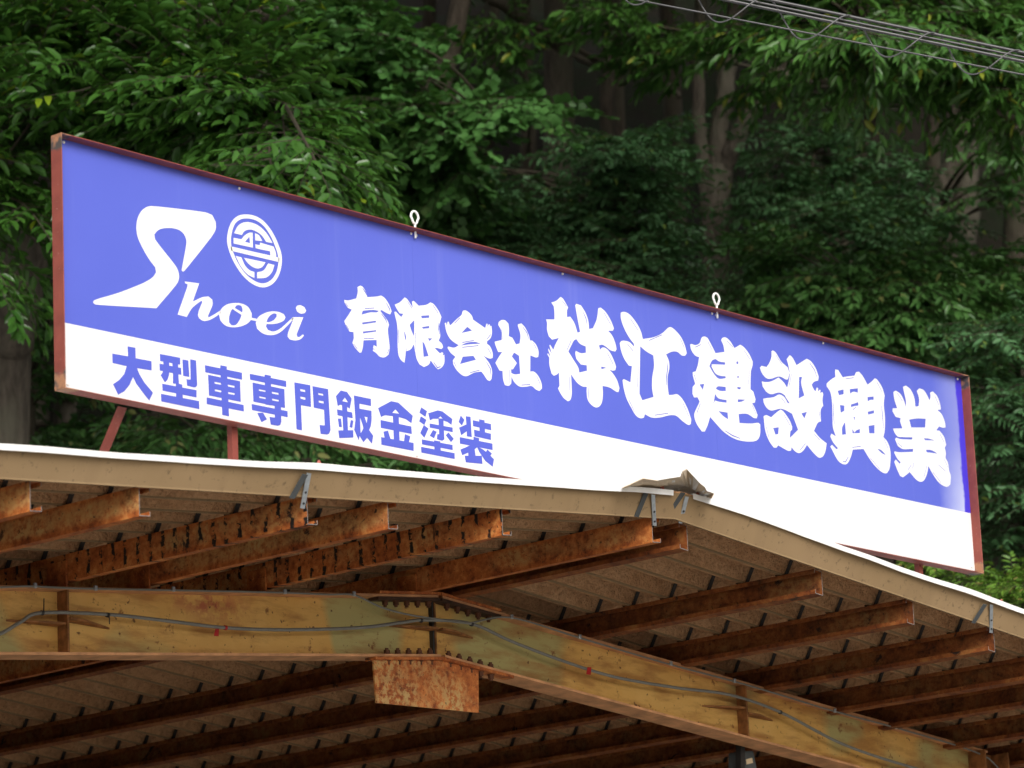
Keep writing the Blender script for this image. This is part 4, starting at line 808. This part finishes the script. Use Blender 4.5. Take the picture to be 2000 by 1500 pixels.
# leaf kinds: length, width, droop, side angle, leaves along a twig, twig length, material
SP = {
 'oak':    dict(L=.125, W=.05, droop=.25, ang=58, n=10, twig=.42, mat=leaf_mat('glossy_oak_leaf', (.024,.077,.012), (.054,.143,.022), (.2,.3,.02), .26, .012)),
 'maple':  dict(L=.085, W=.075, droop=.35, ang=60, n=12, twig=.42, mat=leaf_mat('soft_maple_leaf', (.038,.12,.024), (.075,.195,.045), (.1,.2,.05), .5, .02)),
 'fir':    dict(L=.075, W=.028, droop=.22, ang=62, n=18, twig=.46, mat=leaf_mat('blue_green_leaf', (.05,.132,.047), (.088,.205,.082), (.15,.22,.04), .45, .02)),
 'chestnut': dict(L=.13, W=.04, droop=.5, ang=45, n=9, twig=.4, mat=leaf_mat('hanging_chestnut_leaf', (.032,.1,.016), (.066,.162,.029), (.22,.26,.03), .36, .03)),
 'shrub':  dict(L=.085, W=.032, droop=.3, ang=55, n=15, twig=.32, mat=leaf_mat('bright_shrub_leaf', (.075,.17,.02), (.15,.27,.03), (.26,.2,.06), .42, .05)),
 'bush':   dict(L=.10, W=.038, droop=.45, ang=52, n=13, twig=.4, mat=leaf_mat('bush_leaf', (.045,.13,.031), (.088,.208,.052), (.22,.24,.08), .4, .03)),
}
def leaf_verts(maple=False):        # unit leaf: along +x, folded at the midrib
    if maple: return np.array([(0,0,0),(.35,.5,.06),(.45,0,-.02),(.35,-.5,.06),(1,0,-.06),(.72,.33,.03),(.72,-.33,.03)])
    return np.array([(0,0,0),(.28,.42,.07),(.5,0,-.03),(.28,-.42,.07),(1,0,-.12),(.66,.38,.03),(.66,-.38,.03)])
LF = [(0,2,1),(0,3,2),(1,2,5),(2,3,6),(2,4,5),(2,6,4)]
def frames_to_mesh(name, F, maple):
    """F: origin(3) dir(3) normal(3) length width per row"""
    F = np.asarray(F); n = len(F); lv = leaf_verts(maple)
    o, d, nn, L, Wd = F[:, 0:3], F[:, 3:6], F[:, 6:9], F[:, 9], F[:, 10]
    s = np.cross(nn, d)
    V = (o[:, None, :] + d[:, None, :]*(lv[None, :, 0]*L[:, None])[..., None] + s[:, None, :]*(lv[None, :, 1]*Wd[:, None])[..., None] + nn[:, None, :]*(lv[None, :, 2]*L[:, None])[..., None]).reshape(-1, 3)
    k = len(lv); T = (np.array(LF)[None]+(np.arange(n)*k)[:, None, None]).reshape(-1, 3)
    me = bpy.data.meshes.new(name)
    me.vertices.add(len(V)); me.vertices.foreach_set('co', V.astype(np.float32).ravel())
    me.loops.add(len(T)*3); me.loops.foreach_set('vertex_index', T.astype(np.int32).ravel())
    me.polygons.add(len(T)); me.polygons.foreach_set('loop_start', np.arange(0, len(T)*3, 3, dtype=np.int32)); me.polygons.foreach_set('loop_total', np.full(len(T), 3, dtype=np.int32))
    me.polygons.foreach_set('use_smooth', np.ones(len(T), dtype=bool))
    me.update(calc_edges=True); me.validate()
    return me
def unit(v): return v/(np.linalg.norm(v)+1e-9)
ZUP = np.array([0, 0, 1.0])
def twig_leaves(base, direction, sp, scale, out, tw):
    S = SP[sp]; L = S['twig']*scale*rng.uniform(.7, 1.25); n = max(4, int(S['n']*rng.uniform(.8, 1.15)))
    d = unit(direction); side = unit(np.cross(d, ZUP)); tilt = rng.normal(0, .35)
    pts = [base+d*L*t+ZUP*(-.22*S['droop']*L*t*t*2) for t in np.linspace(0, 1, 4)]
    tw.append((pts, .004*scale))
    upv = unit(np.cross(side, d)); side2 = side*math.cos(tilt)+upv*math.sin(tilt); upv2 = unit(np.cross(side2, d))
    for i in range(n+3):
        t = .12+.88*min(i, n)/n
        p = base+d*L*t+ZUP*(-.44*S['droop']*L*t*t)
        a = math.radians(S['ang']*rng.uniform(.6, 1.3))*(1 if i % 2 else -1)
        if i >= n: a = math.radians(rng.uniform(-40, 40))
        ld = unit(d*math.cos(a)+side2*math.sin(a)-ZUP*S['droop']*rng.uniform(.3, 1.5)+rng.normal(0, .12, 3))
        nn = unit(upv2+rng.normal(0, .32, 3)); nn = unit(nn-ld*np.dot(nn, ld))
        ll = S['L']*scale*rng.uniform(.65, 1.25)*(1-.25*abs(t-.55)); out.append((*p, *ld, *nn, ll, ll*S['W']/S['L']*rng.uniform(.85, 1.15)))
def bough(S0, E0, sp, scale, out, tw, sag=.12, reach=1.3):
    S0 = np.asarray(S0, float); E0 = np.asarray(E0, float); v = E0-S0; L = np.linalg.norm(v)
    mid = S0+v*.55+ZUP*sag*L+rng.normal(0, .06*L, 3)
    cur = [((1-t)**2)*S0+2*t*(1-t)*mid+t*t*E0 for t in np.linspace(0, 1, 9)]
    tw.append((cur, .006+.008*L))
    reach = min(reach, L*.9)
    n = int(4+reach*12)
    for k in range(n):
        t = 1-(reach/L)*(k/n)*.98
        i = min(int(t*8), 7); p = cur[i]+(cur[i+1]-cur[i])*(t*8-i); tang = unit(cur[i+1]-cur[i])
        hs = unit(np.cross(tang, ZUP)); a = rng.uniform(25, 80)*(1 if k % 2 else -1); a = math.radians(a)
        d = unit(tang*math.cos(a)+hs*math.sin(a)+ZUP*rng.uniform(-.35, .3))
        twig_leaves(p, d, sp, scale, out, tw)
    twig_leaves(cur[-1], unit(cur[-1]-cur[-2]), sp, scale, out, tw)
LEAF_MESH = {}
def in_frame(P):
    q = P-CAM; z = q@FW; return (np.abs(q@RT/z*FPX) < 980) & (np.abs(q@UP/z*FPX) < 735), z
def tree(name, label, stems, patches, sp, cat='tree', barkm='bark', group=None, singles=0, scale=1.0):
    """stems: lists of (px, py, d, radius); patches: (px, py, d, rx, ry, boughs[, kind[, leaf scale]])"""
    W_ = [[(at(x, y, d), r) for x, y, d, r in st] for st in stems]
    b0, r0 = W_[0][0]; gz = float(terrain(b0[0], b0[1]))
    root = thing(name, label, cat, (float(b0[0]), float(b0[1]), gz), group)
    for k, st in enumerate(W_):
        P = [p for p, r in st]; R = [r for p, r in st]
        if k == 0:
            P = [np.array([P[0][0], P[0][1], gz-.25]), np.array([P[0][0], P[0][1], gz+.35])]+P if P[0][2] > gz+.7 else [np.array([P[0][0], P[0][1], gz-.25])]+P
            R = [R[0]*1.5, R[0]*1.12]+R if len(P) == len(R)+2 else [R[0]*1.3]+R
        C_ = smooth_pts(P, 7); RR = np.interp(np.linspace(0, 1, len(C_)), np.linspace(0, 1, len(R)), R)
        RR = RR*(1+rng.normal(0, .02, len(RR)))
        C_ = [c+rng.normal(0, .006, 3) for c in C_]
        mb = MB(); mb.tube(C_, list(RR), 12); mb.build('trunk' if k == 0 else 'limb', M[barkm], root, True)
    nodes = np.array([c for st in W_ for c in smooth_pts([p for p, r in st], 6)])
    leaves = {}; tw = []
    for pt in patches:
        px, py, d, rx, ry, nb = pt[:6]; kind = pt[6] if len(pt) > 6 else sp; ls = pt[7] if len(pt) > 7 else scale
        out = leaves.setdefault(kind, [])
        for _ in range(int(nb*1.5+.5) if py > 0 else nb):
            th = rng.uniform(0, 2*math.pi); rr = math.sqrt(rng.uniform(0, 1))
            E0 = at(px+rx*rr*math.cos(th), py+ry*rr*math.sin(th), d+rng.normal(0, pt[8] if len(pt) > 8 else .45))
            dist = np.linalg.norm(nodes-E0, axis=1)+np.maximum(0, nodes[:, 2]-E0[2])*1.2
            S0 = nodes[np.argmin(dist)]
            L = np.linalg.norm(E0-S0)
            if L > 2.6 and ls < 2: S0 = E0+(S0-E0)/L*2.6*rng.uniform(.7, 1)         # a side branch off a longer limb
            bough(S0, E0, kind, ls, out, tw, reach=max(.4, min(1.3, 1.0*rx*d/FPX)))
    mb = MB()
    for P, r in tw:
        if len(P) > 4: mb.tube(P, list(np.linspace(r, r*.35, len(P))), 5, cap=False)
        else: mb.tube(P, list(np.linspace(r, r*.4, len(P))), 3, cap=False)
    br = mb.build('branches', M['twig'], root); br['kind'] = 'stuff'
    for kind, F in leaves.items():
        F = np.array(F)
        if singles:
            ok, z = in_frame(F[:, :3]); idx = np.where(ok)[0]; idx = idx[np.argsort(z[idx]-F[idx, 9]*6)][:singles]
            if kind not in LEAF_MESH:
                me = mesh('leaf', leaf_verts(kind == 'maple'), LF, True); me.materials.append(SP[kind]['mat']); LEAF_MESH[kind] = me
            for i in idx:
                o_, d_, n_ = F[i, :3], F[i, 3:6], F[i, 6:9]; s_ = np.cross(n_, d_); L_, W2 = F[i, 9], F[i, 10]
                ob = bpy.data.objects.new('leaf', LEAF_MESH[kind]); C.objects.link(ob); ob.parent = root
                l = o_-np.array(root.location)
                ob.matrix_local = Matrix(((d_[0]*L_, s_[0]*W2, n_[0]*L_, l[0]), (d_[1]*L_, s_[1]*W2, n_[1]*L_, l[1]), (d_[2]*L_, s_[2]*W2, n_[2]*L_, l[2]), (0, 0, 0, 1)))
            F = np.delete(F, idx, axis=0)
        me = frames_to_mesh('crown', F, kind == 'maple'); o = link('crown', me, SP[kind]['mat'], root); o['kind'] = 'stuff'
    return root

def upper(px, py, d, kind, n=26, ry=700): return (px, py, d, 620, ry, int(n*.52), kind, 3.2, 2.6)   # unseen rest of the crown above, oversized and spread to shade the slope
TREES = 'trees on the wooded slope'
# left oak: trunk at the picture's left, boughs in front of it and over the board
tree('oak_tree', 'glossy leaved oak with a thick leaning trunk behind the left end of the sign', 
     [[(10,900,24,.16),(25,650,24,.15),(60,480,24,.14),(130,320,24,.12),(215,200,24,.1),(235,60,24,.09),(260,-200,24,.08),(270,-600,24,.06)],
      [(150,290,24,.08),(300,180,23.2,.05),(450,150,22.4,.035),(560,220,22,.02)],
      [(225,120,24,.06),(330,60,23.6,.05),(520,30,23.4,.045),(620,-20,23.3,.04)],
      [(80,440,24,.05),(30,400,23.2,.035),(-40,380,22.8,.02)]],
     [(90,60,23,200,110,16),(250,130,22.6,170,90,12),(60,190,22.8,120,90,8),(430,110,22.4,140,70,9),(430,230,22,170,85,16),(560,300,21.8,110,80,13),(640,370,21.8,90,50,8),
      (350,190,22.2,100,60,6),(330,260,22.8,80,50,5),(30,390,22.4,70,60,5),(10,560,22.6,45,30,2),(20,300,24.5,80,90,5),(400,30,23.4,160,60,6),(250,-350,23.5,600,260,24,'oak',1.5),upper(150,-1200,25,'oak'),(-250,200,23,250,300,10,'oak',1.2)],
     'oak', barkm='bark_pale', singles=280, group=TREES)
tree('maple_tree', 'soft green maple with small rounded leaves spreading above the middle of the sign',
     [[(740,700,29,.11),(755,480,29,.1),(740,300,29,.09),(850,180,29.5,.09),(900,0,30,.08),(930,-300,30,.06)],
      [(750,420,29,.05),(660,250,28.4,.04),(620,60,28,.03),(600,-150,28,.025)],
      [(770,330,29,.04),(900,260,28,.03),(1010,230,27.6,.015)]],
     [(640,80,27.6,110,90,13),(740,110,27.8,90,80,10),(700,220,27.6,130,80,13),(830,240,27.5,110,55,9),(950,220,27.4,60,25,4),(1050,212,27.4,30,10,2),(800,330,27.6,110,70,9),(760,420,28,90,60,6),(640,310,28.5,80,80,6),(850,400,28.4,110,60,7),(600,-200,28,400,150,14,'maple',1.5),upper(640,-1100,29,'maple',34)],
     'maple', group=TREES)
tree('straight_tree', 'tall straight dark trunk rising behind the middle of the sign', 
     [[(1080,560,32.5,.15),(1085,430,32.5,.145),(1092,250,32.5,.135),(1090,60,32.5,.125),(1095,-300,32.5,.1)],
      [(1095,40,32,.05),(1130,105,31,.05),(1170,125,30.5,.045),(1260,130,30.2,.035),(1330,190,30,.02)],
      [(1090,90,32,.05),(1000,20,31,.05),(930,-20,30.6,.05),(860,-90,30.5,.045)]],
     [(1000,80,30.2,40,30,2,'chestnut'),(930,70,30.5,50,60,2,'chestnut'),(1190,30,29.5,60,25,3,'chestnut'),(1080,-330,31,500,220,14,'chestnut',1.6),upper(1000,-1200,32,'chestnut')], 'chestnut', barkm='bark_pale', group=TREES)
tree('forked_tree', 'pale tree forking into three stems, one snapped off, behind the right half of the sign',
     [[(1392,700,31,.13),(1395,560,31,.125),(1398,420,31,.12),(1402,330,31,.12)],
      [(1385,420,31,.07),(1372,300,31,.06),(1364,180,31,.055),(1367,40,31,.05),(1370,-250,31,.04)],
      [(1402,335,31,.1),(1405,260,31,.085),(1420,160,31,.075),(1440,-20,31.2,.07),(1450,-300,31.2,.05)],
      [(1408,335,31,.085),(1440,270,30.9,.075),(1466,200,30.8,.07),(1478,158,30.8,.062)],
      [(1480,118,30.5,.05),(1540,150,29.8,.045),(1600,166,29.4,.04),(1720,165,28.8,.035),(1860,150,28.2,.025)]],
     [(1310,95,29.6,40,35,3,'chestnut'),(1450,60,29,45,30,3,'chestnut'),(1510,160,28.6,35,20,2,'chestnut'),(1270,60,29.6,50,40,3,'chestnut'),(1360,-280,30,450,200,14,'chestnut',1.6),upper(1400,-1100,31,'chestnut')], 'chestnut', barkm='bark_pale', group=TREES)
tree('chestnut_tree', 'bright chestnut with long hanging leaves in the corner under the wires',
     [[(2250,700,27,.14),(2230,300,27,.13),(2180,0,27,.11),(2150,-400,27,.08)],
      [(2200,150,27,.06),(2000,110,26,.045),(1850,70,25.4,.035),(1700,60,25,.02)],
      [(2210,220,27,.05),(2030,230,26,.035),(1930,220,25.6,.02)]],
     [(1640,60,25.2,100,60,9),(1780,60,25,130,70,12),(1930,70,25,110,80,11),(1680,120,25.4,80,30,4),(1850,140,25.2,110,35,7),(1960,170,25.2,50,35,5),(1570,25,26,50,35,4),(1960,240,26,30,25,2),(1750,-250,25.5,600,200,22,'chestnut',1.5),(2250,0,26,150,200,8,'chestnut',1.2)],
     'chestnut', singles=240, group=TREES)
tree('leaning_tree', 'dark leaning trunk standing between the forked tree and the twin trunks',
     [[(1640,560,34,.14),(1655,400,34,.13),(1680,300,34,.12),(1715,200,34,.1),(1740,60,34,.09),(1760,-300,34,.07)],
      [(1690,290,34,.05),(1715,220,33.8,.045),(1730,150,33.6,.035)]],
     [(1600,140,32.5,80,60,4,'bush'),(1720,-280,33,450,200,12,'bush',1.7),upper(1700,-1200,34,'bush',34)], 'bush', group=TREES)
tree('twin_tree', 'thick twin trunk tree standing above the right end of the sign',
     [[(1850,640,32.5,.16),(1865,520,32.5,.15),(1885,400,32.5,.13),(1880,260,32.5,.12),(1890,60,32.5,.1),(1900,-300,32.5,.08)],
      [(1810,480,32.3,.11),(1840,380,32.3,.1),(1880,270,32.2,.09),(1920,120,32.2,.07)]],
     [(1960,330,31,60,70,4,'bush'),(1950,-280,31.5,450,200,12,'bush',1.7),upper(2100,-1200,32.5,'bush',34)], 'bush', barkm='bark_pale', group=TREES)
tree('slender_tree', 'slender grey trunk below the left end of the sign', 
     [[(128,900,27,.085),(130,760,27,.08),(128,600,27,.08),(135,300,27,.07),(140,-100,27,.05),(140,-400,27,.04)]],
     [(140,420,26.4,60,80,4,'bush'),(200,-250,26.5,350,200,10,'bush',1.5),upper(100,-1300,28,'bush',34),(180,840,26.2,60,25,2,'fir')], 'bush', barkm='bark_pale', group=TREES)
# understory in layered fans
def shrub(label, stem, patches, sp, group='understory shrubs', name='understory_shrub', **k):
    return tree(name, label, [stem], patches, sp, 'shrub', group=group, **k)
shrub('layered blue green shrub in front of the tall straight trunk', [(1150,760,30,.05),(1160,560,30,.045),(1170,400,30,.03),(1150,300,30,.015)],
      [(1200,300,28.6,80,35,7),(1250,285,28.4,40,25,3),(1220,365,28.8,70,30,6),(1230,415,28.2,80,35,8),(1150,455,28.6,110,35,8),(1220,500,28.2,110,35,9),(1000,430,28.8,110,50,9),(940,360,29.2,90,40,6),(1010,500,28.4,100,40,7),(1300,560,27.8,60,25,5)], 'fir')
shrub('dark layered shrub beside the foot of the forked tree', [(1560,800,31,.05),(1570,600,31,.045),(1580,430,31,.03),(1590,300,31,.015)],
      [(1575,280,31,50,50,5),(1600,350,30.8,110,60,8),(1540,420,30.6,50,50,5),(1640,450,30,120,55,9),(1545,520,29.6,80,40,7),(1760,430,30.6,100,60,8),(1700,340,31,90,50,6)], 'fir')
shrub('pale tipped leafy shrub growing behind the raised right part of the sign top', [(1720,900,28,.05),(1730,760,28,.045),(1740,640,28,.03)],
      [(1650,540,27.2,110,30,7),(1740,560,26.8,90,30,8),(1600,590,27,120,35,8),(1820,580,26.8,90,35,7),(1700,620,26.6,130,35,10),(1790,660,26.4,110,30,9),(1880,690,26.6,60,30,5),(1860,520,27.6,90,40,6),(1950,560,27.4,60,50,5),(1500,585,27.6,70,20,4),(1530,480,28.4,70,30,4)], 'bush', singles=150)
shrub('dense dark shrub right of the sign end', [(2010,1150,26,.06),(2000,900,26,.05),(1990,700,26,.03)],
      [(1960,640,25.2,50,40,5),(1950,760,25.4,60,50,6),(1940,860,25.6,50,50,6),(1970,960,25.4,50,50,6),(1950,1050,25.6,50,40,5),(2060,800,25.6,80,250,12)], 'fir')
shrub('bright yellow green shrub beside the right edge of the roof', [(1985,1400,22.6,.05),(1985,1250,22.6,.04),(1980,1180,22.6,.02)],
      [(1960,1165,22.2,60,25,10),(2010,1200,22.2,60,40,10),(1930,1150,22.4,30,15,3),(1990,1140,22.6,50,15,5),(1850,1110,23,50,14,3)], 'shrub', singles=120, scale=.7)
shrub('dark leafy shrub below the sign behind the left roof edge', [(420,1150,26,.05),(420,960,26,.04),(415,880,26,.02)],
      [(300,860,25.6,80,30,6),(420,850,25.4,70,40,6),(540,850,25.8,90,40,5),(230,830,26.4,60,40,4),(760,890,26,120,30,4)], 'bush')
shrub('dim leafy shrub behind the trunk of the left oak', [(70,1150,26.5,.05),(60,850,26.5,.04),(60,560,26.5,.03)],
      [(80,560,26,60,90,6),(90,700,26.2,50,80,5),(60,830,26.4,80,50,4)], 'bush')
FAR = [(940,35,.07,30,'thin shaded trunk between the maple and the tall straight trunk'),(1040,36,.09,-20,'shaded trunk close behind the tall straight trunk'),
 (1180,36.5,.08,10,'thin shaded trunk right behind the layered shrub of the straight trunk'),(1225,37,.07,-30,'thin shaded trunk between the straight trunk and the forked tree'),
 (1545,37,.1,40,'shaded trunk between the forked tree and the leaning trunk'),(1985,36,.12,-10,'shaded trunk behind the twin trunk tree under the wires'),
 (670,34,.1,40,'shaded trunk behind the soft green maple'),(560,33,.12,-20,'thick shaded trunk between the oak and the maple'),(320,31,.11,20,'shaded trunk behind the boughs of the glossy oak'),
 (820,40,.1,20,'dim trunk far up the slope behind the maple crown'),(1330,41,.12,-30,'dim trunk far up the slope beside the forked tree'),(1640,42,.12,10,'dim trunk far up the slope behind the leaning trunk'),
 (1810,40,.1,30,'dim trunk far up the slope beside the twin trunk tree'),(420,39,.12,-20,'dim trunk far up the slope behind the oak boughs'),(60,38,.12,10,'dim trunk far up the slope behind the oak trunk')]
for px, d, r, lean, lab in FAR:
    tree('background_tree', lab, [[(px, 640, d, r), (px+lean*.4, 300, d, r*.9), (px+lean, -100, d, r*.7), (px+lean, -500, d, r*.5)]],
         [(px+lean, -420, d-.5, 260, 160, 7, 'bush', 1.9), upper(px+lean, -1300, d+1, 'bush', 18, 1000), (px, rng.uniform(100, 500), d-1, 90, 60, 2, 'bush', 1.1)], 'bush', group='far trunks in the shade')

# the wood goes on to both sides of what the photograph shows
for px, d, lab in ((-330, 27, 'leafy tree beside the oak, beyond the left end of the sign'), (-720, 29, 'leafy tree further along the slope past the oak'),
                   (2420, 29, 'leafy tree beside the chestnut, beyond the right end of the roof'), (2820, 30, 'leafy tree further along the slope past the chestnut')):
    tree('slope_tree', lab, [[(px, 1000, d, .15), (px+20, 500, d, .13), (px-10, 0, d, .1), (px+10, -500, d, .06)]],
         [(px, 150, d-1, 260, 260, 22, 'bush', 1.2), (px, 700, d-1, 240, 200, 14, 'fir', 1.2), (px, -300, d-.5, 300, 200, 9, 'bush', 1.6)], 'bush', group=TREES)
